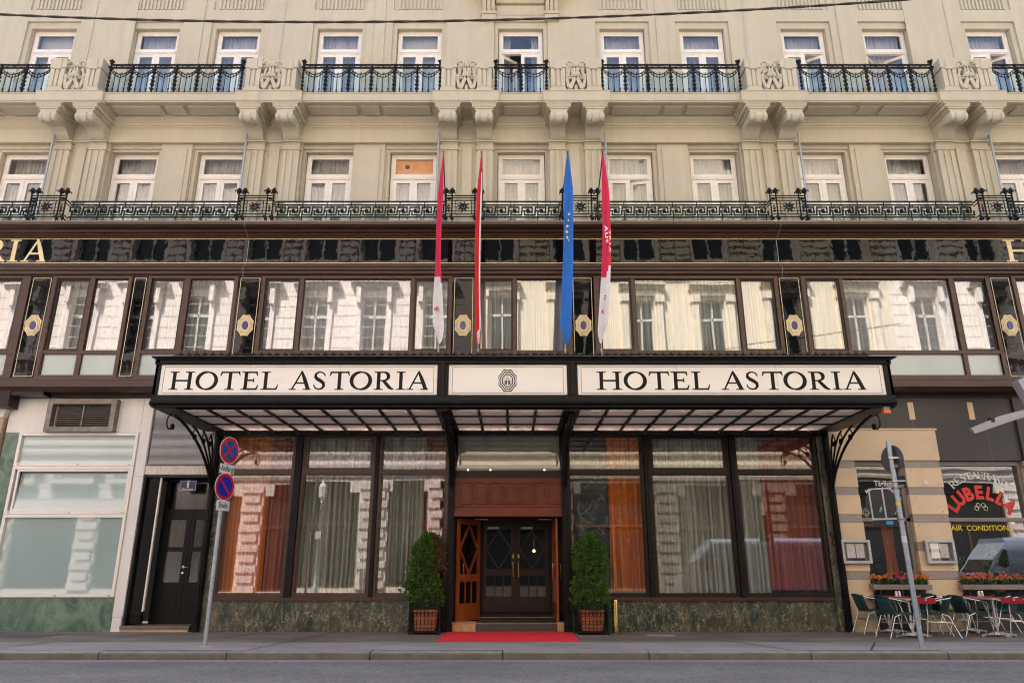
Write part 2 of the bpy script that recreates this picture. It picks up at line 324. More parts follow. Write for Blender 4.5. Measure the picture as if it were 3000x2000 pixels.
# saw cuts and tar seams in the pavement asphalt
for k, (a, b) in enumerate([((-3.75, -.27), (-4.35, -4.04)), ((-6.55, -.3), (-6.7, -1.2)), ((-5.3, -.9), (-5.6, -1.75)), ((3.9, -2.1), (4.6, -4.04)), ((6.6, -2.7), (5.9, -4.04)), ((-9.4, -.8), (-7.2, -1.6)), ((-8.4, -2.6), (-8.8, -4.04))]):
    m = MB(); d = Vector((b[0]-a[0], b[1]-a[1])); n = Vector((-d.y, d.x)).normalized()*.016
    m.add([(a[0]+n.x, a[1]+n.y, .004), (a[0]-n.x, a[1]-n.y, .004), (b[0]-n.x, b[1]-n.y, .004), (b[0]+n.x, b[1]+n.y, .004)], [(0, 1, 2, 3)])
    part('joint', m, TAR, PVI)
m = MB(); m.box(-17, 17, -4.058, -4.046, -.01, .0045); part('joint', m, TAR, PVI)
m = MB(); m.box(-12.4, -9.2, -1.7, -.9, -.01, .005); part('patch', m, mat('tar_patch', (.11, .095, .085), .8, fine=.2), PVI)
m = MB(); m.lathe([(0, -.01), (.30, -.01), (.30, .006), (0, .006)], (3.0, -1.15, 0), 20)
tag(part('drain_cover', m, GRAN), 'round iron cover set in the pavement right of the brass ash stand', 'drain cover')
m = MB(); m.lathe([(0, -.01), (.14, -.01), (.13, .01), (.05, .012), (0, .012)], (0, 0, 0), 20)
tag(part('pole_footing', m, mat('footing_concrete', (.42, .38, .32), .8), loc=(-5.29, -3.38, 0)), 'pale concrete ring round the foot of the left sign pole', 'pole footing')
m = MB(); m.lathe([(0, -.01), (.15, -.01), (.14, .01), (.05, .012), (0, .012)], (0, 0, 0), 20)
tag(part('pole_footing', m, mat('footing_concrete2', (.30, .28, .26), .8), loc=(7.0, -3.66, 0)), 'grey concrete patch round the foot of the right sign pole', 'pole footing')

# ============================================================ HOTEL, UPPER FLOORS
CX = .24
WX = [.25 + s*d for d in (13.2, 10.28, 7.98, 5.11, 2.86) for s in (-1,)] + [.25] + [.25 + d for d in (2.86, 5.11, 7.98, 10.28, 13.2)]
WX.sort()
PX = [CX + d for d in (-11.6, -6.5, -1.42, 1.42, 6.5, 11.6)]
H = thing('hotel_building', 'large cream plastered hotel facade with two balconies, bronze shopfront band and dark glazed ground floor', 'building')
def hp(name, mb, m, **k): return part(name, mb, m, H, **k)
hw = .635
holes3 = [(x-hw-.12, x+hw+.12, 13.05, 16.07) for x in WX]
holes3p = [(x-hw-.12, x+hw+.12, 16.46, 17.6) for x in WX if abs(x-.25) > .1]
m = MB().wall(-XW, XW, 12.7, 19.6, 0, holes3 + holes3p, .06)
for x in WX:                                            # stepped surround, second step deeper
    m.wall(x-hw-.12, x+hw+.12, 13.05, 16.07, .06, [(x-hw, x+hw, 13.05, 15.87)], .24)
hp('third_floor_wall', m, PL)
for x in WX:
    if abs(x-.25) < .1: continue
    m = MB(); m.box(x-hw-.12, x+hw+.12, .05, .08, 16.46, 17.6)
    for k in range(12):
        a = x - .62 + k*.108; m.box(a, a+.055, .012, .05, 16.50, 17.6)
    hp('fluted_panel', m, PLT)
for x in (CX-9.1, CX-3.97, CX+3.97, CX+9.1):
    hp('wall_strip', MB().box(x-.15, x+.15, -.03, .0, 13.0, 19.6), PL)
for x in PX[:2] + PX[4:]:
    hp('wall_strip', MB().box(x-.72, x-.45, -.02, .0, 13.0, 19.6).box(x+.45, x+.72, -.02, 0, 13, 19.6), PL) if abs(x) > 9 else None
# middle window's hood on small consoles at the top edge
m = MB(); m.prof([(0, 16.12), (-.05, 16.12), (-.05, 16.2), (-.09, 16.24), (-.09, 16.3), (0, 16.3)], -.46, .93)
m.box(-.43, .91, -.05, 0, 16.34, 16.56); m.prof([(0, 16.62), (-.1, 16.62), (-.16, 16.72), (-.28, 16.76), (-.28, 16.95), (0, 16.95)], -.45, .92)
hp('window_hood', m, PLT)
for s, x in ((-1, -.655), (1, 1.12)):
    m = MB(); m.box(x-.2, x+.2, -.12, 0, 16.05, 16.22); m.box(x-.22, x+.22, -.16, 0, 16.22, 16.3)
    for k in (-1, 0, 1):
        m.prof([(0, 16.3), (-.12, 16.3), (-.17, 16.36), (-.22, 16.5), (-.36, 16.7), (-.5, 16.8), (-.5, 17.2), (0, 17.2)], x + k*.12 - .05, x + k*.12 + .05)
    m.box(x-.19, x+.19, -.42, 0, 16.75, 17.2)
    hp('hood_console', m, PLT, smooth=30)
m = MB(); m.prof([(0, 16.95), (-.62, 17.05), (-.62, 17.4), (0, 17.4)], -1.3, 1.8); hp('hood_slab', m, PLT)
# ---- the second floor: wall set back, piers and frieze forward
holes2 = [(x-hw-.09, x+hw+.09, 9.25, 11.95) for x in WX]
m = MB().wall(-XW, XW, 9.1, 12.2, 0, holes2, .05)
for x in WX: m.wall(x-hw-.09, x+hw+.09, 9.25, 11.95, .05, [(x-hw, x+hw, 9.25, 11.88)], .24)
hp('second_floor_wall', m, PL)
m = MB(); m.prof([(-.0, 12.05), (-.15, 12.05), (-.15, 12.48), (-.17, 12.48), (-.17, 12.53), (-.20, 12.55), (-.20, 12.60), (-.26, 12.66), (-.30, 12.68), (-.30, 12.8), (0, 12.8)], -XW, XW)
hp('frieze', m, PL)
for x in (CX-9.13, CX-4.02, CX+4.02, CX+9.13):                 # panelled wall pieces between the paired windows
    m = MB(); m.box(x-.41, x+.41, -.05, 0, 9.1, 12.05); part('wall_panel', m, PL, H)
    part('wall_panel', MB().box(x-.29, x+.29, -.08, -.05, 9.1, 11.93), PLT, H)
pil = MB(); pil.box(-.21, .21, -.2, 0, 9.1, 11.78)
for a, b in ((-.21, -.125), (-.045, .045), (.125, .21)): pil.box(a, b, -.232, -.2, 9.1, 11.76)
pil.box(-.235, .235, -.235, 0, 11.78, 11.83); pil.box(-.215, .215, -.215, 0, 11.83, 11.95); pil.box(-.225, .225, -.24, 0, 11.95, 11.985); pil.box(-.245, .245, -.28, 0, 12.0, 12.04)
pil_me = pil.mesh('pilaster', PLT)
con = MB()
con.prof([(-.14, 12.44), (-1.0, 12.44), (-1.02, 12.3), (-.93, 12.2), (-.84, 12.17), (-.78, 12.2), (-.66, 12.24), (-.53, 12.22), (-.42, 12.14), (-.35, 12.06), (-.29, 12.04), (-.14, 12.04)], -.2, .2)
for z, y, w in ((12.44, -1.0, .23), (12.485, -1.02, .25)): con.box(-w, w, y, -.14, z, z+.042)
con.prof([(-.14, 12.53), (-1.03, 12.53), (-1.05, 12.58), (-1.08, 12.62), (-1.1, 12.64), (-.14, 12.64)], -.31, .31)
con.box(-.345, .345, -1.03, -.14, 12.645, 12.70)
con_me = con.mesh('console', PLT); con_me.polygons.foreach_set('use_smooth', [True]*len(con_me.polygons)); con_me.set_sharp_from_angle(angle=R(35))
sc = MB()
for a, b, r in ((-.225, -.115, .125), (-.095, .095, .137), (.115, .225, .125)):
    sc.lathe([(r*.8, a), (r*.97, a+.02), (r, (a+b)/2), (r*.97, b-.02), (r*.8, b)], (0, 0, 0), 20, axis='x')
sc.lathe([(.10, -.2), (.10, .2)], (0, 0, 0), 14, axis='x'); sc.lathe([(.055, -.235), (.055, .235)], (0, 0, 0), 12, axis='x')
sc_me = sc.mesh('scroll', PLT); sc_me.polygons.foreach_set('use_smooth', [True]*len(sc_me.polygons)); sc_me.set_sharp_from_angle(angle=R(40))
for p in PX:
    hp('pier', MB().box(p-.72, p+.72, -.1, 0, 9.1, 12.05), PL)
    hp('pier_panel', MB().box(p-.125, p+.125, -.14, -.1, 9.1, 11.9), PLT)
    hp('frieze_panel', MB().box(p-.16, p+.16, -.165, -.15, 12.13, 12.4), PLT)
    for s in (-.465, .465):
        inst('pilaster', pil_me, H, (p+s, 0, 0)); c = inst('console', con_me, H, (p+s, 0, 0)); inst('scroll', sc_me, c, (0, -.925, 12.285))
# ---- upper balcony: slab, coffered underside, pedestals, carved initials
prb = [(0, 12.78), (-.80, 12.78), (-.82, 12.76), (-.90, 12.75), (-.92, 12.79), (-.94, 12.79), (-.94, 12.985), (-.96, 12.99), (-.96, 13.01), (0, 13.02)]
prp = [(0, 12.70), (-.93, 12.70), (-.95, 12.69), (-1.0, 12.685), (-1.02, 12.72), (-1.04, 12.72), (-1.04, 12.985), (-1.06, 12.99), (-1.06, 13.01), (0, 13.02)]
edges = [-XW] + [p + s*.86 for p in PX for s in (-1, 1)] + [XW]
for i in range(0, len(edges), 2): hp('balcony_slab', MB().prof(prb, edges[i], edges[i+1]), PL)
for p in PX: hp('balcony_slab', MB().prof(prp, p-.859, p+.859), PL)
for a, b in zip([-XW] + [p+.86 for p in PX], [p-.86 for p in PX] + [XW]):
    w = b - a
    fr = ((.03, .40), (.435, .575), (.61, .97)) if w > 2.5 else ((.10, .90),)
    if abs(a) == XW or abs(b) == XW: fr = ((.1, .45), (.5, .75), (.8, .97))
    for u, v in fr:
        m = MB(); m.box(a+u*w, a+v*w, -.72, -.36, 12.735, 12.78); c = hp('soffit_panel', m, PLT)
        part('soffit_moulding', MB().box(a+u*w-.02, a+v*w+.02, -.745, -.335, 12.772, 12.782), PLT, c)
for p in PX: hp('soffit_panel', MB().box(p-.08, p+.08, -.8, -.4, 12.69, 12.70), PLT)
for p in PX:
    for s in (-.465, .465):
        m = MB(); x = p+s
        m.box(x-.21, x+.21, -.985, -.55, 13.02, 13.12); m.box(x-.185, x+.185, -.965, -.57, 13.12, 13.72)
        for a, b in ((-.185, -.075), (-.04, .04), (.075, .185)): m.box(x+a, x+b, -.995, -.965, 13.18, 13.72)
        m.box(x-.185, x+.185, -.985, -.965, 13.12, 13.18); m.box(x-.21, x+.21, -1.0, -.55, 13.74, 14.03); m.box(x-.11, x+.11, -1.025, -.985, 13.69, 13.735); m.box(x-.08, x+.08, -1.02, -1.0, 13.735, 14.0)
        hp('pedestal', m, PLT)
# the carved W-shaped ornament between each pair of pedestals
m = MB()
y0, y1 = -.99, -.80
m.poly([(-.255, 13.02), (.255, 13.02), (.255, 13.07), (-.255, 13.07)], -1.0, -.6)
m.add([], [])
m.box(-.255, .255, -.72, -.6, 13.07, 13.8)
for s in (-1, 1):
    m.ribbon([(s*.235, 13.55), (s*.225, 13.35), (s*.19, 13.18), (s*.13, 13.08)], [.07, .075, .085, .1], y0, y1)
    m.ribbon([(s*.16, 13.10), (s*.05, 13.36), (s*.0, 13.46)], [.11, .085, .07], y0-.03, y1)
    m.box(s*.08 if s > 0 else -.255, .255 if s > 0 else -.08, -1.0, -.82, 13.40, 13.43); m.box(s*.08 if s > 0 else -.255, .255 if s > 0 else -.08, -1.0, -.82, 13.46, 13.49)
    m.ball((s*.055, -.99, 13.52), .075, 10, 1, .8, .9)
    m.ribbon([(s*.2, 13.5), (s*.17, 13.7), (s*.13, 13.8)], [.06, .055, .05], -.95, y1)
    m.tube([(s*(.16+.085*math.cos(t)), -.97-.02*t/6, 13.86+.085*math.sin(t)) for t in [k*.55 for k in range(11)]], [.035-.0022*k for k in range(11)], 7)
    m.ribbon([(s*.06, 13.6), (s*.02, 13.72), (0, 13.78)], [.05, .06, .05], -1.0, y1)
m.ball((0, -.93, 13.86), .10, 12, .95, .9, 1.15); m.ribbon([(0, 13.08), (0, 13.2), (0, 13.26)], [.09, .09, .02], -.96, y1)
m.ribbon([(0, 13.45), (0, 13.62)], [.03, .07], -1.02, y1)
orn = m.mesh('carved_initial', PLT, smooth=40)
for p in PX: inst('carved_initial', orn, H, (p, 0, 0))

# ---- windows of the two upper floors (frame, transom pane, two casements with panes); origin = top centre
fr = MB(); HT = 2.62
fr.ring(-.615, .615, -HT, 0, .07, 0, .09); fr.box(-.545, .545, -.01, .09, -.735, -.615); fr.box(-.545, .545, -.025, .0, -.70, -.66)
fr.ring(-.545, .545, -.615, -.07, .045, .01, .06)
fr_me = fr.mesh('frame', PAINT)
tp_me = MB().quad((-.50, .035, -.57), (.50, .035, -.57), (.50, .035, -.115), (-.50, .035, -.115)).mesh('pane', G_UP)
cs = MB(); cs.ring(0, .54, -HT+.07, -.74, .095, .005, .055); cs.box(.52, .56, -.008, .005, -HT+.07, -.74)
cs_me = cs.mesh('casement', PAINT); cp_me = MB().quad((.095, .035, -HT+.16), (.445, .035, -HT+.16), (.445, .035, -.835), (.095, .035, -.835)).mesh('pane', G_UP)
csr = MB(); csr.ring(-.54, 0, -HT+.07, -.74, .095, .005, .055)
csr_me = csr.mesh('casement', PAINT); cpr_me = MB().quad((-.445, .035, -HT+.16), (-.095, .035, -HT+.16), (-.095, .035, -.835), (-.445, .035, -.835)).mesh('pane', G_UP)
def up_window(x, z, openL=0, openR=0, tilt=0):
    w = bpy.data.objects.new('window', None); col.objects.link(w); w.parent = H; w.location = (x, .21, z)
    inst('frame', fr_me, w)
    inst('transom_pane', tp_me, w, (0, 0, -.09 if tilt else 0), rot=(R(tilt), 0, 0) if tilt else None)
    for me, pm, sx, op in ((cs_me, cp_me, -1, openL), (csr_me, cpr_me, 1, openR)):
        for nm, q in (('casement', me), ('pane', pm)): inst(nm, q, w, (sx*.545, 0, 0), rot=(0, 0, R(-sx*op)) if op else None)
op3 = {0: (0, 0), 5: (38, 0), 8: (0, 30), 9: (42, 32), 10: (0, 35)}
for i, x in enumerate(WX):
    up_window(x, 15.87, *op3.get(i, (0, 0)))
    up_window(x, 11.88, *({6: (0, 12)}.get(i, (0, 0))))
# rooms behind the windows
hp('floor_slab', MB().box(-XW, XW, .32, 3.2, 12.8, 12.95).box(-XW, XW, .32, 3.2, 9.0, 9.15).box(-XW, XW, .32, 3.2, 16.6, 16.7), ROOM)
hp('room_wall', MB().box(-XW, XW, 3.2, 3.3, 0, 19.6), ROOM)
hp('partition', MB().box(-XW, -XW+.2, .3, 3.2, 0, 19.6).box(XW-.2, XW, .3, 3.2, 0, 19.6).box(-3.73-.1, -3.73+.1, .3, 3.2, 9, 17).box(4.1, 4.3, .3, 3.2, 9, 17).box(-1.3, -1.1, .3, 3.2, 9, 17).box(1.6, 1.8, .3, 3.2, 9, 17).box(6.6, 6.8, .3, 3.2, 9, 17).box(-6.4, -6.2, .3, 3.2, 9, 17).box(-9, -8.8, .3, 3.2, 9, 17).box(9.3, 9.5, .3, 3.2, 9, 17), ROOM)
hp('roof', MB().box(-XW, XW, -.5, 13, 19.6, 20), PL)
hp('rear_wall', MB().box(-XW, XW, 12.8, 13, 0, 19.6).box(-XW-.2, -XW, 0, 13, 0, 19.6).box(XW, XW+.2, 0, 13, 0, 19.6), PL)

def curtain_mesh(w, h, folds, amp, m, seed=0, name='curtain', flare=0):
    r = random.Random(seed); n = max(6, int(folds*7)); rows = 6; vs = []
    ph = [r.uniform(-.8, .8) for _ in range(4)]; am = [r.uniform(.6, 1.2) for _ in range(int(folds)+3)]
    for j in range(rows):
        t = j/(rows-1)
        for i in range(n+1):
            u = i/n; a = am[int(u*folds)]
            y = amp*a*math.sin(2*math.pi*(u*folds + .25*math.sin(3*u*math.pi+ph[0]))) * (.7+.5*t) + amp*.3*math.sin(ph[1]+7*t+5*u)
            vs.append(((u-.5)*w*(1+flare*t) + .012*math.sin(9*u+4*t+ph[2]), y, -t*h))
    fs = [(j*(n+1)+i, j*(n+1)+i+1, (j+1)*(n+1)+i+1, (j+1)*(n+1)+i) for j in range(rows-1) for i in range(n)]
    m_ = MB(); m_.add(vs, fs); me = m_.mesh(name, m); me.shade_smooth(); return me
ORD = ['leftmost', 'second from left', 'third from left', 'fourth from left', 'fifth from left', 'middle', 'fifth from right', 'fourth from right', 'third from right', 'second from right', 'rightmost']
for i, x in enumerate(WX):
    bl = i in (0, 4)
    if bl:
        m = MB(); m.box(-.55, .55, 0, .02, -2.2, 0); tag(part('roller_blind', m, CURTW, loc=(x, .45, 16.1)), 'white roller blind drawn down inside the %s top-floor window' % ORD[i], 'blind')
    elif i in (5,):
        for s in (-1, 1): tag(inst('curtain', curtain_mesh(.26, 2.9, 4, .03, CURTB, i+s), None, (x+s*.42, .5, 16.05)), 'narrow pale curtain drawn to the %s side of the middle top-floor window' % ('left' if s < 0 else 'right'), 'curtain')
    else:
        tag(inst('curtain', curtain_mesh(1.15, 2.9, 11, .03, CURTB, i), None, (x, .5, 15.98 - .05*(i % 3))), 'blue-grey net curtain inside the %s top-floor window' % ORD[i], 'curtain')
    if i == 4:
        b = thing('transom_board', 'orange wooden board with a round black vent in the window above the first flag', 'board', (x, .30, 11.56))
        part('board', MB().box(-.52, .52, 0, .03, -.3, .22), BOARD, b); part('vent', MB().lathe([(0, -.03), (.05, -.03), (.065, 0), (0, 0)], (-.2, 0, .02), 16, 'y'), BLACK, b)
        part('batten', MB().box(-.52, .52, -.03, 0, .22, .28), WOODO, b)
    tag(inst('curtain', curtain_mesh(1.12, 2.7, 10, .035, CURTW if i % 3 else CURT, 20+i), None, (x, .5, 12.0 - (0 if i != 4 else .55))), 'pale net curtain inside the %s window of the row under the upper balcony' % ORD[i], 'curtain')

# ---- upper balcony railings
def post_prof(h):
    p = [(.03, 0), (.034, .03), (.02, .05)]
    z = .07
    for k in range(6):
        p += [(.02, z), (.046 - .002*k, z+.055), (.022, z+.105)]; z += .12
    return p + [(.018, z), (.03, h-.07), (.045, h-.03), (.03, h), (.0, h+.02)]
po = MB().lathe(post_prof(.90), n=8)
for k in range(5):
    for a in range(4):
        t = a*math.pi/2+.4+k; po.add([(.02*math.cos(t), .02*math.sin(t), .12+.12*k), (.062*math.cos(t-.3), .062*math.sin(t-.3), .15+.12*k), (.062*math.cos(t+.3), .062*math.sin(t+.3), .15+.12*k), (.035*math.cos(t), .035*math.sin(t), .2+.12*k)], [(0, 1, 3), (0, 3, 2)])
post_me = po.mesh('post', IRON, smooth=50)
epo = MB().lathe(post_prof(.94), n=8); epo.ball((0, 0, .98), .055, 8)
for a in range(6):
    t = a*math.pi/3; epo.ball((.05*math.cos(t), .05*math.sin(t), .98 + .02*(a % 2)), .026, 6); epo.ball((.045*math.cos(t), .045*math.sin(t), .80), .025, 6)
epost_me = epo.mesh('end_post', IRON, smooth=50)
ba = MB().lathe([(.011, 0), (.011, .05), (.024, .075), (.012, .095), (.024, .12), (.012, .14), (.010, .55)], n=7)
ba.tube([(0, 0, .54), (0, 0, .60), (.006, 0, .625), (.022, 0, .635), (.032, 0, .62)], [.010, .010, .010, .011, .013], 6)
bal_me = ba.mesh('baluster', IRON, smooth=50)
def swag_me(w):
    m = MB()
    for dz in (0, -.065):
        m.tube([((u-.5)*w, 0, .77 + dz - .19*math.sin(math.pi*u)**.8 + (0 if dz == 0 else -.02*math.sin(math.pi*u))) for u in [k/14 for k in range(15)]], .0135, 6)
    for k in range(1, 8):
        u = k/8; z = .77 - .19*math.sin(math.pi*u)**.8; m.box((u-.5)*w-.007, (u-.5)*w+.007, -.007, .007, z-.075, z)
    for s in (-1, 1): m.tube([(s*(w/2-.08+.028*math.cos(t)), 0, .835+.026*math.sin(t)) for t in [k*.785 for k in range(8)]], .007, 5, True)
    for s in (-1, 1): m.tube([(s*.03, 0, .835), (s*.1, 0, .85), (s*(w/2-.1), 0, .822)], .006, 5)
    m.lathe([(.0, -.012), (.02, -.012), (.02, .012), (0, .012)], (0, 0, .835), 8, 'y')
    return m.mesh('swag', IRON, smooth=50)
BR = [(CX-14.3, CX-12.3, 3), (CX-10.76, CX-7.3, 6), (CX-5.7, CX-2.12, 6), (CX-.66, CX+.66, 2), (CX+2.12, CX+5.7, 6), (CX+7.3, CX+10.76, 6), (CX+12.3, CX+14.3, 3)]
BR = [(a, b, n) for a, b, n in BR]
for a, b, n in BR:
    r = bpy.data.objects.new('upper_balcony_railing', None); col.objects.link(r); r.parent = H; r.location = (a, -.88, 13.03)
    w = b - a; d = w/n; sw = swag_me(d-.05)
    part('rail', MB().box(0, w, -.022, .022, .868, .895).box(0, w, -.014, .014, .80, .815).box(0, w, -.018, .018, .77, .79), IRON, r)
    part('rail', MB().box(0, w, -.02, .02, .015, .04), IRON, r)
    for k in range(n+1): inst('post' if 0 < k < n else 'end_post', post_me if 0 < k < n else epost_me, r, (k*d, 0, 0))
    for k in range(n):
        inst('swag', sw, r, ((k+.5)*d, -.005, 0))
        for q in (-1, 0, 1): inst('baluster', bal_me, r, ((k+.5)*d + q*d/4, 0, .03 if q else -.005))
    k = 2 if n > 3 else 1
    for j in range(k): part('glass_screen', MB().quad((w/k*j+.02, .09, .02), (w/k*(j+1)-.02, .09, .02), (w/k*(j+1)-.02, .09, .72), (w/k*j+.02, .09, .72)), G_BAL, r)

# ---- lower balcony railing with the meander pattern
ku = MB(); t = .0125
def pl(m, pts, t=.0155, y0=-.012, y1=.012):
    for p, q in zip(pts, pts[1:]):
        m.box(min(p[0], q[0])-t, max(p[0], q[0])+t, y0, y1, min(p[1], q[1])-t, max(p[1], q[1])+t)
P_ = .312
pl(ku, [(0, .10), (0, .21), (.235, .21), (.235, .07), (.12, .07)]); pl(ku, [(.055, .105), (.055, 0), (.30, 0), (.30, .10)], y0=-.0105, y1=.0105)
pl(ku, [(-.012, .105), (.10, .105)], t=.011, y0=-.009, y1=.009)
for a, b in ((.135, .115), (.155, .105), (.145, .135), (.12, .10), (.125, .13)): ku.ball((a, -.015, b), .032, 6)
key_me = ku.mesh('meander', IRON)
m = MB(); m.box(-.009, .009, -.009, .009, .43, .575); m.ball((0, 0, .452), .018, 6); st1 = m.mesh('upper_stay', IRON)
m = MB(); m.box(-.009, .009, -.009, .009, -.05, .19); m.ball((0, 0, .185), .018, 6); st2 = m.mesh('lower_stay', IRON)
st3 = MB().tube([(0.1, 0, .50), (.03, .25, .38)], .009, 5).mesh('diagonal_stay', IRON)
def lower_rail(a, b):
    r = bpy.data.objects.new('lower_balcony_railing', None); col.objects.link(r); r.parent = H; r.location = (a, -.75, 9.40)
    w = b - a
    for z, h in ((.575, .036), (.49, .026), (.155, .026), (.05, .030)): part('rail', MB().box(0, w, -.018, .018, z-h/2, z+h/2), IRON, r)
    n = max(1, round(w/P_)); d = w/n
    for k in range(n): inst('meander', key_me, r, (k*d+.01, 0, .215), scale=(d/P_, 1, 1))
    for k in range(0, n+1, 2):
        xx = (min(k*d, w-.12)+.06, 0, 0)
        inst('upper_stay', st1, r, xx); inst('lower_stay', st2, r, xx); inst('diagonal_stay', st3, r, xx); inst('diagonal_stay', st3, r, (xx[0], 0, -.43))
    g = max(1, round(w/1.8))
    for k in range(g): part('glass_screen', MB().quad((w/g*k+.01, .09, -.12), (w/g*(k+1)-.01, .09, -.12), (w/g*(k+1)-.01, .09, .615), (w/g*k+.01, .09, .615)), G_BAL, r)
LPX = [CX-11.62, CX-6.53, CX-1.43, CX+1.43, CX+6.53, CX+11.62]
eds = [-15.6] + [v for p in LPX for v in (p-.44, p+.44)] + [15.8]
for i in range(0, len(eds), 2): lower_rail(eds[i], eds[i+1])
fin = MB(); fin.lathe([(.019, -.62), (.019, .16), (.03, .17), (.02, .19), (.045, .23), (.05, .26), (.03, .3), (0, .315)], n=8)
for a in range(4):
    t = a*math.pi/2 + .78; fin.tube([(.02*math.cos(t), .02*math.sin(t), .18), (.07*math.cos(t), .07*math.sin(t), .225), (.10*math.cos(t), .10*math.sin(t), .20), (.085*math.cos(t), .085*math.sin(t), .165)], [.02, .019, .015, .008], 5)
fin.ball((0, 0, -.50), .045, 8); fin.ball((.03, -.02, -.53), .03, 6); fin.ball((-.03, -.02, -.47), .03, 6)
fin_me = fin.mesh('finial_post', IRON, smooth=50)
ro = MB()
for a in range(8):
    t = a*math.pi/4+.39; r1 = .115
    ro.ball((r1*.62*math.cos(t), -.01, r1*.62*math.sin(t)), .036, 6, 1, .5, 1)
    ro.tube([(r1*.5*math.cos(t), 0, r1*.5*math.sin(t)), (r1*1.15*math.cos(t+.22), 0, r1*1.15*math.sin(t+.22)), (r1*1.25*math.cos(t-.1), 0, r1*1.25*math.sin(t-.1))], [.012, .018, .008], 5)
ro.ball((0, -.02, 0), .035, 8); ro_me = ro.mesh('rosette', IRON, smooth=50)
dr = MB()
for k in range(3): dr.ball((0, -.01, .07*k), .034-.004*k, 6, 1.2, .7, 1.1)
dr.ball((0, 0, .34), .042, 6, 1.5, 1, .8); drop_me = dr.mesh('leaf_drop', IRON, smooth=50)
for p in LPX:
    f = bpy.data.objects.new('balcony_pedestal_frame', None); col.objects.link(f); f.parent = H; f.location = (p, -.95, 9.32)
    for x in (-.43, -.28, .28, .43): inst('finial_post', fin_me, f, (x, 0, .62))
    for z, h in ((.715, .022), (.655, .016), (.585, .02), (.14, .018), (.215, .016)): part('rail', MB().box(-.43, .43, -.013, .013, z-h/2, z+h/2), IRON, f)
    for z in (.50, .40, .30): part('rail', MB().box(-.43, .43, -.007, .007, z-.005, z+.005), IRON, f)
    for x in (-.2, .2): part('upright', MB().box(x-.008, x+.008, -.009, .009, .215, .585), IRON, f)
    inst('rosette', ro_me, f, (0, -.02, .40))
    for x in (-.355, .355): inst('leaf_drop', drop_me, f, (x, 0, .3))
    for s in (-1, 1):
        m = MB()
        m.box(s*.43-.012, s*.43+.012, 0, .2, .60, .625); m.box(s*.43-.01, s*.43+.01, 0, .2, .52, .535); m.box(s*.43-.01, s*.43+.01, 0, .2, .2, .215)
        m.box(s*.43-.011, s*.43+.011, 0, .2, .1, .12)
        for x in (.28, .43): m.tube([(s*x, 0, .14), (s*x+.04, .16, .0), (s*x+.05, .2, -.06)], .012, 5)
        part('return_bars', m, IRON, f)
# ---- bare metal poles standing on the lower balcony
for i, x in enumerate((-12.02, -6.98, -1.96, 2.40, 7.45, 12.45)):
    m = MB(); m.tube([(0, 0, 9.25), (0, 0, 12.2)], .028, 8); m.tube([(0, 0, 12.0), (.0, .0, 12.04)], .034, 8)
    tag(part('flagpole', m, STEEL, loc=(x+.04, -.40, 0), smooth=50), ['bare steel pole on the lower balcony at far left', 'bare steel pole on the lower balcony, second from left', 'bare steel pole on the balcony beside the leftmost flag', 'bare steel pole on the balcony behind the rightmost crimson flag', 'bare steel pole on the lower balcony, second from right', 'bare steel pole on the lower balcony at far right'][i], 'pole', 'bare poles on the lower balcony')
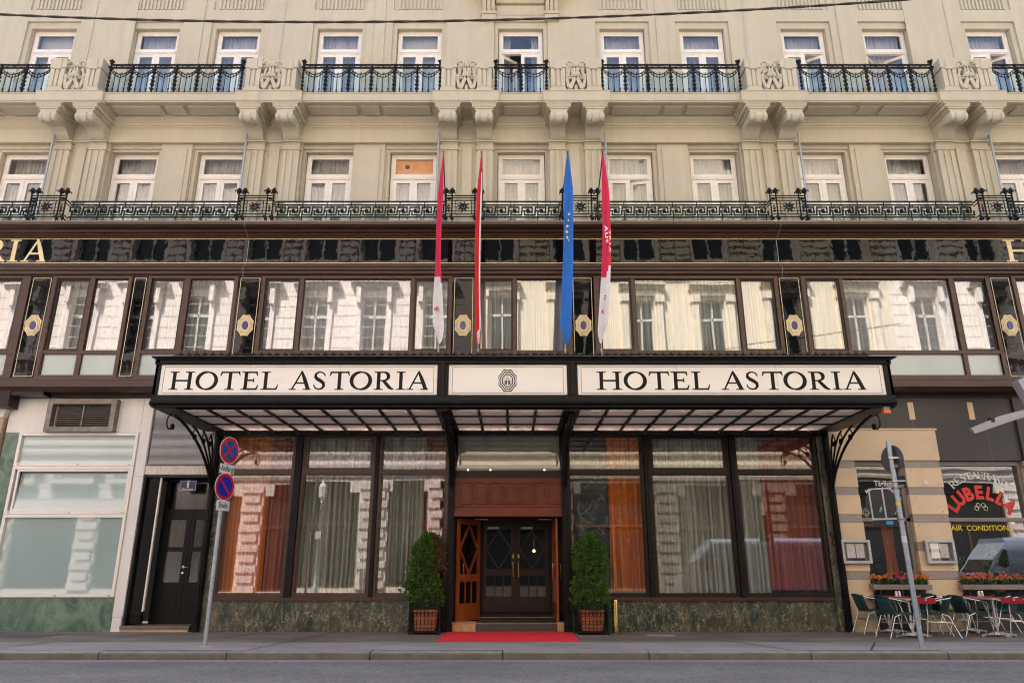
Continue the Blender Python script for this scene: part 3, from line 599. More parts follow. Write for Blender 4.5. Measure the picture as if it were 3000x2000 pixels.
# ============================================================ SERIF LETTERS (unit cap height)
def arc(cx, cz, rx, rz, a0, a1, n): return [(cx+rx*math.cos(R(a0+(a1-a0)*k/n)), cz+rz*math.sin(R(a0+(a1-a0)*k/n))) for k in range(n+1)]
def glyph(ch):
    """(strokes, width): each stroke = (points, widths, closed)"""
    T, t, s_ = .155, .075, .045
    st = []
    def stem(x, z0=0, z1=1, w=T, f0=1, f1=1):
        st.append(([(x, z0), (x, z0+.04), (x, z0+.12), (x, z1-.12), (x, z1-.04), (x, z1)], [w*1.9 if f0 else w, w*1.25 if f0 else w, w, w, w*1.25 if f1 else w, w*1.9 if f1 else w], 0))
        if f0: st.append(([(x-.24, z0+s_/2), (x+.24, z0+s_/2)], s_, 0))
        if f1: st.append(([(x-.24, z1-s_/2), (x+.24, z1-s_/2)], s_, 0))
    if ch == 'H': stem(.26); stem(1.08); st.append(([(.26, .5), (1.08, .5)], t, 0)); w = 1.36
    elif ch == 'O':
        st.append((arc(.585, .5, .5, .475, 0, 360, 36)[:-1], [.06+.115*abs(math.cos(R(10*k+12))) for k in range(36)], 1)); w = 1.17
    elif ch == 'T':
        stem(.53, 0, 1, f1=0); st.append(([(.06, .96), (1.0, .96)], t, 0)); st.append(([(.0, .75), (.05, .86), (.08, .98)], [.03, .06, .09], 0)); st.append(([(1.06, .77), (1.01, .88), (.98, 1.02)], [.03, .06, .09], 0)); w = 1.06
    elif ch == 'E':
        stem(.26); st.append(([(.26, .962), (.82, .962)], t, 0)); st.append(([(.26, .038), (.86, .038)], t, 0)); st.append(([(.3, .52), (.66, .52)], t, 0))
        st.append(([(.86, .76), (.83, .88), (.80, .99)], [.03, .06, .09], 0)); st.append(([(.93, .27), (.88, .13), (.83, .01)], [.03, .06, .09], 0)); st.append(([(.68, .40), (.67, .52), (.68, .64)], [.05, .03, .05], 0)); w = .96
    elif ch == 'L':
        stem(.26); st.append(([(.26, .038), (.84, .038)], t, 0)); st.append(([(.93, .28), (.88, .13), (.83, .01)], [.03, .06, .09], 0)); w = .95
    elif ch == 'A':
        st.append(([(.14, .02), (.38, .5), (.585, .93)], [.07, .075, .07], 0)); st.append(([(.60, 1.03), (.78, .6), (1.0, .02)], [.09, .165, .17], 0)); st.append(([(.33, .37), (.80, .37)], .065, 0))
        st.append(([(-.02, .0225), (.35, .0225)], s_, 0)); st.append(([(.72, .0225), (1.14, .0225)], s_, 0)); w = 1.13
    elif ch == 'S':
        P = [(.10, .30), (.11, .20), (.20, .08), (.37, .03), (.54, .07), (.63, .20), (.60, .36), (.46, .48), (.28, .58), (.16, .70), (.17, .86), (.29, .96), (.44, .975), (.58, .92), (.655, .82), (.665, .74)]
        st.append((P, [.03, .06, .065, .07, .09, .13, .15, .165, .165, .15, .11, .08, .06, .065, .06, .03], 0)); w = .74
    elif ch == 'R':
        stem(.26); B = [(.28, .96), (.50, .965)] + arc(.52, .735, .26, .23, 78, -78, 9) + [(.50, .50), (.3, .50)]
        st.append((B, [.06, .065, .08, .11, .14, .155, .16, .155, .14, .11, .09, .07, .06, .055], 0)); st.append(([(.50, .52), (.66, .34), (.84, .13), (.97, .045), (1.08, .03)], [.12, .15, .15, .09, .04], 0)); w = 1.1
    elif ch == 'I': stem(.26); w = .52
    elif ch == 'U':
        st.append(([(.2, 1), (.2, .35)] + arc(.46, .32, .27, .29, 185, 355, 8) + [(.73, .35), (.73, 1)], [.15, .15, .14, .12, .1, .09, .08, .075, .07, .07, .07, .07, .07], 0)); st.append(([(0, .977), (.4, .977)], s_, 0)); st.append(([(.55, .977), (.92, .977)], s_, 0)); w = .93
    elif ch == 'N':
        stem(.2, w=.07); st.append(([(.12, .97), (.9, .05)], .16, 0)); st.append(([(.92, 1), (.92, .0)], .07, 0)); st.append(([(.74, .977), (1.1, .977)], s_, 0)); w = 1.08
    else: w = .4
    return st, w
def glyph_mesh(ch, h, m, depth=.004):
    st, w = glyph(ch); b = MB()
    for k, (P, ws, cl) in enumerate(st):
        b.ribbon([(p[0]*h, p[1]*h) for p in P], [v*h*1.16+.004*h for v in ws] if isinstance(ws, list) else ws*h*1.2, -depth - k*.0004, .0005, bool(cl))
    return b.mesh('letter', m), w*h
def serif(text, x0, x1, z, y, h, m, parent, depth=.004):
    gap = {'HO': .06, 'OT': .12, 'TE': .06, 'EL': .10, 'L ': .0, 'AS': .07, 'ST': .18, 'TO': .03, 'OR': .10, 'RI': .09, 'IA': .07}
    pos = []; x = 0; cache = {}
    for i, c in enumerate(text):
        if c == ' ': x += .60; continue
        w = glyph(c)[1]; pos.append((c, x)); x += w + gap.get(text[i:i+2], .06)
    k = (x1-x0)/(x-.06)
    for c, p in pos:
        if c not in cache: cache[c] = glyph_mesh(c, h, m, depth)[0]
        inst('letter', cache[c], parent, (x0+p*k, y, z), scale=(k/h, 1, 1))

# ============================================================ HOTEL, BRONZE MEZZANINE BAND
pr = [(-.3, 9.05), (-.64, 9.06), (-.64, 9.09), (-.70, 9.10), (-.70, 9.13), (-.78, 9.145), (-.80, 9.17), (-.80, 9.185), (-.90, 9.20), (-.955, 9.215), (-.955, 9.225), (-1.0, 9.235), (-1.0, 9.30), (-.97, 9.305), (-.3, 9.31)]
def moulding(name, prof, m, xs):
    for a, b in zip(xs, xs[1:]): hp(name, MB().prof(prof, a+.0015, b-.0015), m)
moulding('cornice', pr, BRZ, (-XW, -6.2, -1.7, 3.2, 8.4, XW))
hp('drip_edge', MB().box(-XW, XW, -1.012, -.97, 9.305, 9.32), mat('zinc_edge', (.55, .5, .43), .4, metal=.4))
pr2 = [(-.3, 8.03), (-.63, 8.03), (-.63, 8.06), (-.69, 8.065), (-.71, 8.09), (-.71, 8.13), (-.76, 8.16), (-.76, 8.20), (-.70, 8.25), (-.68, 8.28), (-.645, 8.30), (-.645, 8.345), (-.3, 8.345)]
moulding('cornice', pr2, BRZ, (-XW, -7.4, -1.35, 4.1, 10.1, XW))
xs = [-XW, -13.6, -8.97, -5.43, -3.7, -.9, .84, 3.2, 5.6, 8.7, 11.6, XW]
for a, b in zip(xs, xs[1:]):
    c = hp('black_glass_panel', MB().box(a+.002, b-.002, -.6, -.56, 8.345, 9.05), BLKG)
    for z in (8.395, 9.035): part('gold_line', MB().box(a+.002, b-.002, -.603, -.6, z-.008, z+.008), GOLD, c)
bp_ = bpy.data.objects.new('gold_lettering', None); col.objects.link(bp_); bp_.parent = H
for ch, x, w in (('O', -13.72, .63), ('R', -12.97, .60), ('I', -12.34, .28), ('A', -11.98, .585), ('H', 12.06, .78), ('O', 12.9, .64)):
    me, ww = glyph_mesh(ch, .575, GOLD, .006); inst('letter', me, bp_, (x, -.602, 8.43), scale=(w/ww, 1, 1))
# windows and pier panels of the band
PIER = [(-11.54, .44), (-8.96, .28), (-6.31, .47), (-1.16, .45), (1.69, .45), (6.68, .47), (11.77, .44), (15.2, .44)]
PANE = [(-13.4, -12.58, 1), (-12.48, -11.85, 1), (-10.91, -10.21, 1), (-10.04, -9.21, 0), (-8.65, -7.93, 1), (-7.74, -6.67, 0), (-5.89, -5.15, 1), (-5.0, -2.44, 0), (-2.29, -1.55, 1), (-.74, -.02, 1), (.12, 1.21, 0),
        (2.14, 2.82, 1), (2.97, 5.39, 0), (5.53, 6.27, 1), (7.1, 7.84, 1), (7.98, 10.52, 0), (10.68, 11.4, 1), (12.17, 12.9, 1), (13.05, 14.8, 0)]
PIER[0] = (-11.33, .44)
zt, zb, lt, lb = 7.955, 6.17, 6.06, 5.575
def med_pts(rx, rz, dent):
    out = []
    for k in range(8):
        a0, a1 = R(22.5+45*k), R(22.5+45*(k+1)); p, q = (rx*math.cos(a0), rz*math.sin(a0)), (rx*math.cos(a1), rz*math.sin(a1))
        out.append(p); out.append(((p[0]+q[0])/2*(1-dent), (p[1]+q[1])/2*(1-dent)))
    return out
def ringm(m, A, B, y0, y1):
    n = len(A); vs = [(p[0], y0, p[1]) for p in A] + [(p[0], y0, p[1]) for p in B] + [(p[0], y1, p[1]) for p in A] + [(p[0], y1, p[1]) for p in B]; fs = []
    for i in range(n):
        j = (i+1) % n; fs += [(i, j, n+j, n+i), (2*n+i, 3*n+i, 3*n+j, 2*n+j), (i, 2*n+i, 2*n+j, j), (n+i, n+j, 3*n+j, 3*n+i)]
    m.add(vs, fs)
gm = MB(); gm.poly(med_pts(.205, .285, .05), -.012, 0)
for k, r in enumerate((1, .82, .64)): ringm(gm, med_pts(.200*r, .278*r, .06), med_pts(.200*r*.9, .278*r*.92, .06), -.022-.003*k, -.012)
gm_me = gm.mesh('medallion', GOLD)
gd = MB()
for r in (.86, .68): ringm(gd, med_pts(.200*r, .278*r, .06), med_pts(.200*r*.965, .278*r*.965, .06), -.0145, -.0125)
bl = MB(); bl.poly([(.072*math.cos(t), .108*math.sin(t)) for t in [k*math.pi/12 for k in range(24)]], -.028, -.012)
eb = MB(); eb.box(-.05, .05, -.031, -.028, -.01, .002); eb.poly([(-.04, .02), (.04, .02), (0, .09)], -.0305, -.028); eb.box(-.04, -.02, -.0305, -.028, -.09, -.01); eb.box(.02, .04, -.0305, -.028, -.09, -.01)
gd_me = gd.mesh('engraved_line', BRZD); bl_me = bl.mesh('blue_oval', BLUE); eb_me = eb.mesh('emblem', GOLD)
for i, (x, w) in enumerate(PIER):
    c = hp('pier_panel', MB().box(x-w/2-.05, x+w/2+.05, -.64, -.58, lb-.08, zt+.055), BLKG, loc=(0, 0, 0))
    part('gold_border', MB().ring(x-w/2, x+w/2, lb-.045, zt+.03, .011, -.6435, -.64), GOLD, c)
    for s in (-1, 1): part('jamb', MB().box(x+s*(w/2+.095)-.045, x+s*(w/2+.095)+.045, -.665, -.58, lb-.08, zt+.07), BRZ, c)
    if i != 1 and i != 7:
        for nm, me in (('medallion', gm_me), ('engraved_line', gd_me), ('blue_oval', bl_me)): inst(nm, me, c, (x, -.64, 6.775))
jm = sorted([(x-w/2-.14, x+w/2+.14) for x, w in PIER])
segs = [(a[1], b[0]) for a, b in zip(jm, jm[1:])]; segs = [(-13.6, jm[0][0])] + segs
for a, b in segs:
    for z0_, z1_ in ((zt+.012, 8.03), (lt+.012, zb-.012), (lb-.085, lb-.012)): hp('window_rail', MB().box(a, b, -.66, -.56, z0_, z1_), BRZ)
    ps = [p for p in PANE if p[0] > a-.2 and p[1] < b+.2]
    for k, (p0, p1, inner) in enumerate(ps):
        wn_ = bpy.data.objects.new('mezzanine_window', None); col.objects.link(wn_); wn_.parent = H
        l_, r_ = p0 - (.045 if inner else .012), p1 + (.045 if inner else .012)
        if inner: part('frame', MB().ring(l_, r_, zb-.012, zt+.012, .045, -.625, -.565), BRZD, wn_)
        else: part('frame', MB().ring(l_, r_, zb-.012, zt+.012, .016, -.61, -.565), BRZD, wn_)
        pw_, ph_ = (p1-p0)/2+.01, (zt-zb)/2+.01; part('pane', MB().quad((-pw_, 0, -ph_), (pw_, 0, -ph_), (pw_, 0, ph_), (-pw_, 0, ph_)), G_MZ, wn_, loc=((p0+p1)/2, -.585, (zt+zb)/2), rot=(R(rnd.uniform(-.18, .18)), 0, R(rnd.uniform(-.3, .3)*min(1, .6/pw_))))
        part('frosted_pane', MB().box(l_+.01, r_-.01, -.60, -.57, lb-.012, lt+.012), FROST, wn_)
        nx = ps[k+1][0] - (.045 if ps[k+1][2] else .012) if k+1 < len(ps) else b
        if k == 0 and l_ - a > .01: part('mullion', MB().box(a, l_, -.65, -.56, lb-.012, zt+.012), BRZ, wn_)
        part('mullion', MB().box(r_, nx, -.65, -.56, lb-.012, zt+.012), BRZ, wn_)
pr3 = [(-.2, 5.19), (-.62, 5.19), (-.64, 5.21), (-.72, 5.26), (-.74, 5.27), (-.74, 5.32), (-.70, 5.335), (-.69, 5.42), (-.665, 5.44), (-.665, 5.49), (-.2, 5.49)]
moulding('ledge', pr3, BRZ, (-XW, -10.9, -7.2, 8, 10.85, XW))
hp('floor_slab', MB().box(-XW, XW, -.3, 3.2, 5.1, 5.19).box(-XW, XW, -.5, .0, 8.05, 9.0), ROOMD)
# sheer curtains in the mezzanine
nm_ = ['far left pane of', 'narrow pane left of the first pier in', 'narrow pane right of the leftmost gold medallion in', 'wide pane left of the slim black panel in', 'narrow pane right of the slim black panel in', 'wide pane left of the second gold medallion in', 'narrow pane right of the second gold medallion in', 'widest left-hand pane of', 'narrow pane behind the leftmost flag in', 'narrow pane behind the red-white-red flag in', 'middle wide pane beside the blue flag in', 'narrow pane behind the rightmost flag in', 'widest pane right of the flags in', 'narrow pane left of the fifth gold medallion in', 'narrow pane right of the fifth gold medallion in', 'widest pane at the right of', 'narrow pane left of the rightmost gold medallion in', 'narrow pane at the right edge of', 'last pane past the right edge of']
for i, (a, b, _) in enumerate(PANE):
    w = b - a
    tag(inst('sheer_curtain', curtain_mesh(w+.12, 1.95, max(5, int(w*8)), .028, CURT if i not in (3, 7, 15) else CURTW, 60+i), None, ((a+b)/2, -.34, 8.05)), ('sheer curtain, ' + nm_[i].replace(' in', '').replace(' of', '').replace(' at', ' to') + ' on the bronze level'), 'curtain')

# ============================================================ HOTEL, GROUND FLOOR
hp('lintel', MB().box(-6.7, 7.2, -.3, .1, 4.27, 5.1), BRZD)
for a, b, mm in ((-6.5, -3.95, MARB), (-3.945, -1.45, MARB), (1.27, 2.3, MARBG), (2.302, 4.6, MARB), (4.602, 7.0, MARB)):
    hp('plinth_slab', MB().box(a, b, -.24, .1, 0, .63), mm)
for a, b in ((-6.68, -6.52), (7.0, 7.14)): hp('marble_pilaster', MB().box(a, b, -.28, .05, 0, 4.3), MARB)
hp('sill', MB().box(-6.5, -3.04, -.31, .1, .632, .70).box(-3.035, -1.44, -.30, .1, .632, .70).box(1.27, 6.98, -.31, .1, .632, .70), BRZ)
SW = [(-6.50, -4.95, 0), (-4.79, -3.12, 1), (-3.03, -1.44, 0), (1.24, 3.0, 0), (3.11, 4.97, 1), (5.07, 6.97, 0)]
for k, (a, b, inner) in enumerate(SW):
    w_ = bpy.data.objects.new('shop_window', None); col.objects.link(w_); w_.parent = H
    f = MB(); f.ring(a, b, .70, 4.27, .06, -.27, -.15); f.box(a+.06, b-.06, -.27, -.15, 3.345, 3.425); f.ring(a+.06, b-.06, .76, 3.345, .025, -.245, -.16)
    if inner: f.ring(a+.06, b-.06, 3.425, 4.21, .06, -.255, -.16)
    else: f.ring(a+.06, b-.06, 3.425, 4.21, .02, -.245, -.16)
    part('frame', f, BRZD if k > 2 else BRZ, w_)
    e = .085
    hw_ = (b-a)/2-e+.01; part('pane', MB().quad((-hw_, 0, -1.275), (hw_, 0, -1.275), (hw_, 0, 1.275), (-hw_, 0, 1.275)), G_GR, w_, loc=((a+b)/2, -.20, 2.052), rot=(R(rnd.uniform(-.2, .2)), 0, R(rnd.uniform(-.35, .35))))
    e2 = .12 if inner else .08
    part('transom_pane', MB().quad((a+e2, -.19, 3.445+(e2-.08)), (b-e2, -.19, 3.445+(e2-.08)), (b-e2, -.19, 4.19-(e2-.08)), (a+e2, -.19, 4.19-(e2-.08))), G_GR, w_)
for a, b in ((-4.945, -4.795), (-3.115, -3.035), (3.005, 3.105), (4.975, 5.065)):
    m = MB().box(a, b, -.33, -.1, .70, 4.30)
    for z in (1.2, 2.0, 2.8, 3.6, 4.05): m.lathe([(0, -.336), (.012, -.334), (.012, -.33)], ((a+b)/2, 0, z), 6, 'y')
    hp('window_post', m, IRONB)
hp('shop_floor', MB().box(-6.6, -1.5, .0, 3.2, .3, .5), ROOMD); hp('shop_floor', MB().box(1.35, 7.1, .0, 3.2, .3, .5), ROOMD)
hp('hall_shade_wall', MB().box(-1.3, 1.2, 2.2, 2.25, 0, 3.3), BLACK)  # black sheet behind the inner doors: hall darkness put into its colour
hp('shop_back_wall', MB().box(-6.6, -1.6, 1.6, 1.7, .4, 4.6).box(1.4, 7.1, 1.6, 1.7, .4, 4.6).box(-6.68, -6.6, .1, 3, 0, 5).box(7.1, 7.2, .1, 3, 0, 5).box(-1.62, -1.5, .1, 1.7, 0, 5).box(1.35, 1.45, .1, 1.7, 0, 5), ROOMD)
hp('inner_marble_wall', MB().box(1.25, 2.2, .12, .2, .5, 4.6), marble('black_green_marble', (.02, .024, .022), (.012, .016, .014), (.35, .4, .36), 1.7, .5, .2))
def drape(lbl, x0, x1, z1, z0, y, m, folds, amp, seed, cat='curtain'):
    tag(inst('curtain', curtain_mesh(x1-x0, z1-z0, folds, amp, m, seed), None, ((x0+x1)/2, y, z1)), lbl, cat)
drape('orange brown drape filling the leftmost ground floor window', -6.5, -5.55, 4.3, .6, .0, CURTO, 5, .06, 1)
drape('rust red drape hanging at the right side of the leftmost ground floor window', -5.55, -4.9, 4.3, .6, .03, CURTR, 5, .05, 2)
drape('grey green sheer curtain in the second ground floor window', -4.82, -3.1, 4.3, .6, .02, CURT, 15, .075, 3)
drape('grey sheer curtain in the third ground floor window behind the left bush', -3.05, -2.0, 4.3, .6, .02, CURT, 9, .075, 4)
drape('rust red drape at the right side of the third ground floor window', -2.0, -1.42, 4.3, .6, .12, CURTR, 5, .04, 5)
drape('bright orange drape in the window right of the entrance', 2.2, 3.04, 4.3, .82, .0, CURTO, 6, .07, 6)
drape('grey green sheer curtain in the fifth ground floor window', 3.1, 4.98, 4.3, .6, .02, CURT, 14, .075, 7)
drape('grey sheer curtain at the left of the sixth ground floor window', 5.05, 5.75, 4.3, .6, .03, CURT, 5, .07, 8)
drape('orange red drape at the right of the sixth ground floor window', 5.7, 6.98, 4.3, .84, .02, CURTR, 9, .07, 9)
# ---- entrance
hp('transom_beam', MB().box(-1.28, 1.12, -.26, .05, 3.25, 3.42), BRZD)
hp('transom_pane', MB().quad((-1.28, -.19, 3.42), (1.12, -.19, 3.42), (1.12, -.19, 4.27), (-1.28, -.19, 4.27)), G_GR)
hp('transom_panel', MB().box(-1.28, 1.12, .3, .34, 3.4, 5), mat('cream_panel', (.45, .42, .34), .6))
cl = bpy.data.objects.new('entrance_ceiling', None); col.objects.link(cl); cl.parent = H
part('board', MB().box(-1.28, 1.12, .0, .3, 3.36, 3.4), BRZD, cl)
m = MB().box(-1.29, 1.13, -.27, -.2, 2.42, 3.25); m.prof([(-.27, 2.4), (-.31, 2.4), (-.31, 2.60), (-.27, 2.62)], -1.30, 1.14)
ep = hp('entrance_panelling', m, WOOD)
for k in range(7):
    x = -1.17 + k*.336
    part('panel', MB().box(x+.035, x+.235, -.276, -.27, 2.71, 3.13), WOOD, ep)
    part('moulding', MB().ring(x, x+.27, 2.675, 3.165, .03, -.315, -.27), WOOD, ep)
hp('vestibule', MB().box(-1.4, -1.27, -.2, 2.2, 0, 3.3).box(1.11, 1.3, -.2, 2.2, 0, 3.3).box(-1.3, 1.2, .0, 2.2, 2.6, 2.7), WOODD)
hp('step', MB().box(-.78, .97, -.27, 1.4, 0, .175), GRAND)
hp('step', MB().box(-.78, .97, .72, 1.0, .175, .235), WOODD); hp('step', MB().box(-.78, .97, 1.0, 1.6, .175, .295), WOODD)
hp('step_nosing', MB().box(-.78, .97, .715, .735, .235, .242).box(-.78, .97, -.275, -.25, .168, .18), BRASS)
for a, b in ((-1.29, -.782), (.972, 1.13)):
    hp('step_cheek', MB().box(a, b, -.265, .2, 0, .165), PSTONE); hp('step_cheek', MB().box(a-.005, b+.0, -.28, .2, .167, .19), PSTONE)
def door_leaf(w, h, m, gm, full=True):
    """leaf, hinge at x=0, origin at its foot; diamond lattice over three small panes"""
    f = MB(); s = .10; t = .045
    f.box(0, s, 0, t, 0, h); f.box(w-s, w, 0, t, 0, h); f.box(s, w-s, 0, t, h-.12, h); f.box(s, w-s, 0, t, 0, .36); f.box(s, w-s, 0, t, .82, .98)
    cw = (w-2*s)
    for k in (1, 2): f.box(s+cw*k/3-.015, s+cw*k/3+.015, 0.005, t-.005, .36, .82)
    zc, zh = (.98+h-.12)/2, (h-.12-.98)/2; xc = w/2
    for a, b in (((s, zc), (xc, zc+zh)), ((xc, zc+zh), (w-s, zc)), ((w-s, zc), (xc, zc-zh)), ((xc, zc-zh), (s, zc))): f.ribbon([a, b], .035, -.006, t+.006)
    p = MB().quad((s, t/2, .36), (w-s, t/2, .36), (w-s, t/2, h-.12), (s, t/2, h-.12))
    return f.mesh('leaf', m), p.mesh('pane', gm)
TL = emit('tube_light', (1, .80, .70), 5)
G_DR = glass('door_glass', .02, (.55, .55, .55), 0)
hd = MB(); hd.tube([(0, 0, 0), (0, -.07, 0), (0, -.07, .34), (0, 0, .34)], .012, 8); hd_me = hd.mesh('handle', BRASS, smooth=50)
iw = .80
lf, pn = door_leaf(iw, 2.0, WOODD, G_DR)
D = bpy.data.objects.new('inner_door', None); col.objects.link(D); D.parent = H; D.location = (.085-iw, 1.3, .31)
D2 = bpy.data.objects.new('inner_door', None); col.objects.link(D2); D2.parent = H; D2.location = (.095, 1.3, .31)
for d, hx in ((D, iw-.06), (D2, .06)):
    inst('leaf', lf, d); inst('pane', pn, d); inst('handle', hd_me, d, (hx, 0, .8)); part('lock_plate', MB().poly([(.025*math.cos(t), .05*math.sin(t)) for t in [k*.524 for k in range(12)]], -.006, 0), BRASS, d, (hx, 0, 1.27))
    part('door_closer', MB().box(.12, .40, -.05, 0, 1.90, 1.95), STEEL, d)
hp('door_frame', MB().box(-1.28, -.72, 1.28, 1.36, .3, 2.6).box(.9, 1.12, 1.28, 1.36, .3, 2.6).box(-.72, .9, 1.28, 1.36, 2.32, 2.6), WOODD)
lf, pn = door_leaf(.98, 2.18, WOODO, G_DR)
for nm, loc, rz in (('outer_door', (-1.2, -.12, .195), 62), ('outer_door', (1.02, -.15, .195), 92)):
    d = bpy.data.objects.new(nm, None); col.objects.link(d); d.parent = H; d.location = loc; d.rotation_euler = (0, 0, R(rz))
    inst('leaf', lf, d); inst('pane', pn, d); inst('handle', hd_me, d, (.14, 0, .86)); inst('handle', hd_me, d, (.14, .045, .86), scale=(1, -1, 1))
hp('door_rail', MB().box(-.85, -.55, .2, .22, 2.36, 2.375), STEEL); hp('door_rail', MB().box(.6, .9, .2, .22, 2.36, 2.375), STEEL)
for x in (-1.02, -.5, .75):
    l = thing('ceiling_lamp', {-1.02: 'small lit bulb at the left behind the glass above the entrance', -.5: 'small lit bulb left of centre above the entrance panelling', .75: 'small lit bulb at the right behind the glass above the entrance'}[x], 'lamp', (x, .05, 3.47))
    part('bulb', MB().ball((0, 0, 0), .022, 8), emit('bulb_light', (1, .66, .30), 2.2) if 'bulb_light' not in bpy.data.materials else bpy.data.materials['bulb_light'], l); part('cap', MB().box(-.02, .02, -.02, .02, -.07, -.02), BRASS, l)
l = thing('hall_lamp', 'glowing round lamp in the hall seen through the right inner door', 'lamp', (.55, 2.0, 1.72)); part('globe', MB().ball((0, 0, 0), .036, 12), bpy.data.materials['bulb_light'], l); part('stem', MB().tube([(0, 0, .04), (0, 0, .5)], .006, 5), BRASS, l)
# ---- carpet, canopy posts are with the canopy
m = MB(); nx, ny = 44, 34; r_c = random.Random(3); wv = [(r_c.uniform(2, 6), r_c.uniform(2, 7), r_c.uniform(0, 6)) for _ in range(6)]
for j in range(ny+1):
    for i in range(nx+1):
        x, y = -1.37+2.6*i/nx, -2.56+2.27*j/ny; z = .012 + sum(.0016*math.sin(a*x+b*y+c) for a, b, c in wv)
        m.v.append((x, y, max(.004, z)))
for j in range(ny):
    for i in range(nx): k = j*(nx+1)+i; m.f.append((k, k+1, k+nx+2, k+nx+1)); m.m.append(0)
m.box(-1.385, 1.245, -2.58, -2.555, 0, .016); m.box(-1.388, -1.365, -2.58, -.29, 0, .0155); m.box(1.225, 1.248, -2.58, -.29, 0, .0155)
tag(part('red_carpet', m, REDC), 'bright red carpet laid from the entrance step across the pavement', 'carpet')
# ============================================================ CANOPY
CA = thing('entrance_canopy', 'wide black iron canopy with three cream lettered sign panels over the hotel entrance', 'canopy', (CX, -.3, 0))
def cp(name, mb, m, **k):
    mb.v = [(x-CX, y+.3, z) for x, y, z in mb.v]
    return part(name, mb, m, CA, **k)
X0, X1, YF = -7.08, 7.52, -3.0
# front fascia, with mitred mouldings; side fascias
fpro = [(-2.78, 4.30), (-2.97, 4.30), (-2.97, 4.335), (-3.03, 4.345), (-3.06, 4.375), (-3.06, 4.40), (-3.03, 4.42), (-3.03, 4.515), (-2.985, 4.53), (-2.985, 4.545), (-2.78, 4.545)]
cp('fascia_moulding', MB().prof(fpro, X0, X1), IRONB)
cp('fascia_moulding', MB().prof([(-2.78, 5.155), (-2.985, 5.155), (-2.985, 5.175), (-3.02, 5.185), (-3.02, 5.235), (-3.05, 5.25), (-3.05, 5.27), (-2.78, 5.27)], X0, X1), IRONB)
cp('roof_edge', MB().prof([(-2.5, 5.275), (-3.10, 5.275), (-3.12, 5.285), (-3.12, 5.30), (-2.5, 5.32)], X0-.06, X1+.10), IRONB)
SG = [(-6.985, -1.475), (-1.26, 1.095), (1.295, 7.385)]
for a, b in ((X0, SG[0][0]), (SG[0][1], SG[1][0]), (SG[1][1], SG[2][0]), (SG[2][1], X1)):
    m = MB().box(a, b, -3.0, -2.8, 4.545, 5.155)
    if b-a > .15 and a > X0: m.box((a+b)/2-.035, (a+b)/2+.035, -3.04, -3.0, 4.50, 5.19)
    cp('fascia_post', m, IRONB)
for s, x in ((-1, X0), (1, X1)):
    a, b = (x, x+.05) if s < 0 else (x-.05, x)
    cp('side_fascia', MB().box(a, b, -3.0, -.6, 4.30, 5.27).box(a-.02, b+.02, -3.02, -.6, 4.33, 4.42).box(a-.02, b+.02, -3.02, -.6, 5.16, 5.26), IRONB)
lab = ['left cream sign panel with hotel name in black serif capitals', 'small centre cream sign panel with black octagonal emblem', 'right cream sign panel with hotel name in black serif capitals']
for k, (a, b) in enumerate(SG):
    sp = cp('sign_panel', MB().box(a, b, -2.975, -2.9, 4.53, 5.165), SIGNW, label=lab[k])
    L = lambda n, mb, m: part(n, MB().add([(x-CX, y+.3, z) for x, y, z in mb.v], mb.f), m, sp)
    L('frame', MB().ring(a-.012, b+.012, 4.52, 5.175, .018, -2.995, -2.95), IRONB)
    L('border_line', MB().ring(a+.075, b-.075, 4.578, 5.120, .007, -2.9775, -2.975), INK)
    if k != 1:
        n = 3
        xa, xb = (-6.79, -1.66) if k == 0 else (1.67, 6.99)
        for j in (1, 2): q = a + (b-a)*j/3 - .05*j; L('panel_joint', MB().box(q-.002, q+.002, -2.9755, -2.975, 4.53, 5.165), GRAYF)
        serif('HOTEL ASTORIA', xa-CX, xb-CX, 4.650, -2.9752+.3, .368, INK, sp, .003)
    else:
        e = bpy.data.objects.new('emblem', None); col.objects.link(e); e.parent = sp; e.location = (-.088-CX, -2.975+.3, 4.835)
        em = MB(); em.poly(med_pts(.196, .247, .045), -.003, 0)
        lt_ = MB()
        for r0, r1 in ((.90, .81), (.70, .61), (.50, .42)): ringm(lt_, med_pts(.196*r0, .247*r0, .045), med_pts(.196*r1, .247*r1, .045), -.0036, -.003)
        lt_.poly([(.066*math.cos(t), .012+.10*math.sin(t) if math.sin(t) > 0 else .012+.105*math.sin(t)) for t in [q*math.pi/10 for q in range(20)]], -.0036, -.003)
        d2 = MB(); d2.poly([(-.045, .018), (.045, .018), (0, .085)], -.0042, -.0036); d2.box(-.056, .056, -.0042, -.0036, -.012, .004); d2.box(-.045, -.014, -.0042, -.0036, -.085, -.014); d2.box(.014, .045, -.0042, -.0036, -.085, -.014); d2.box(-.014, .014, -.0041, -.0036, -.045, -.034)
        l3 = MB(); l3.poly([(-.026, .026), (.026, .026), (0, .066)], -.0048, -.0042)
        # the emblem is one flat print: three inks laid over each other
        mm = MB(); mm.add(em.v, em.f); mm.mi = 1; mm.add(lt_.v, lt_.f); mm.mi = 0; mm.add(d2.v, d2.f); mm.mi = 1; mm.add(l3.v, l3.f)
        me = mm.mesh('emblem', [INK, SIGNW]); bpy.data.objects.remove(e)
        o = inst('emblem', me, sp, (-.088-CX, -2.975+.3, 4.835))
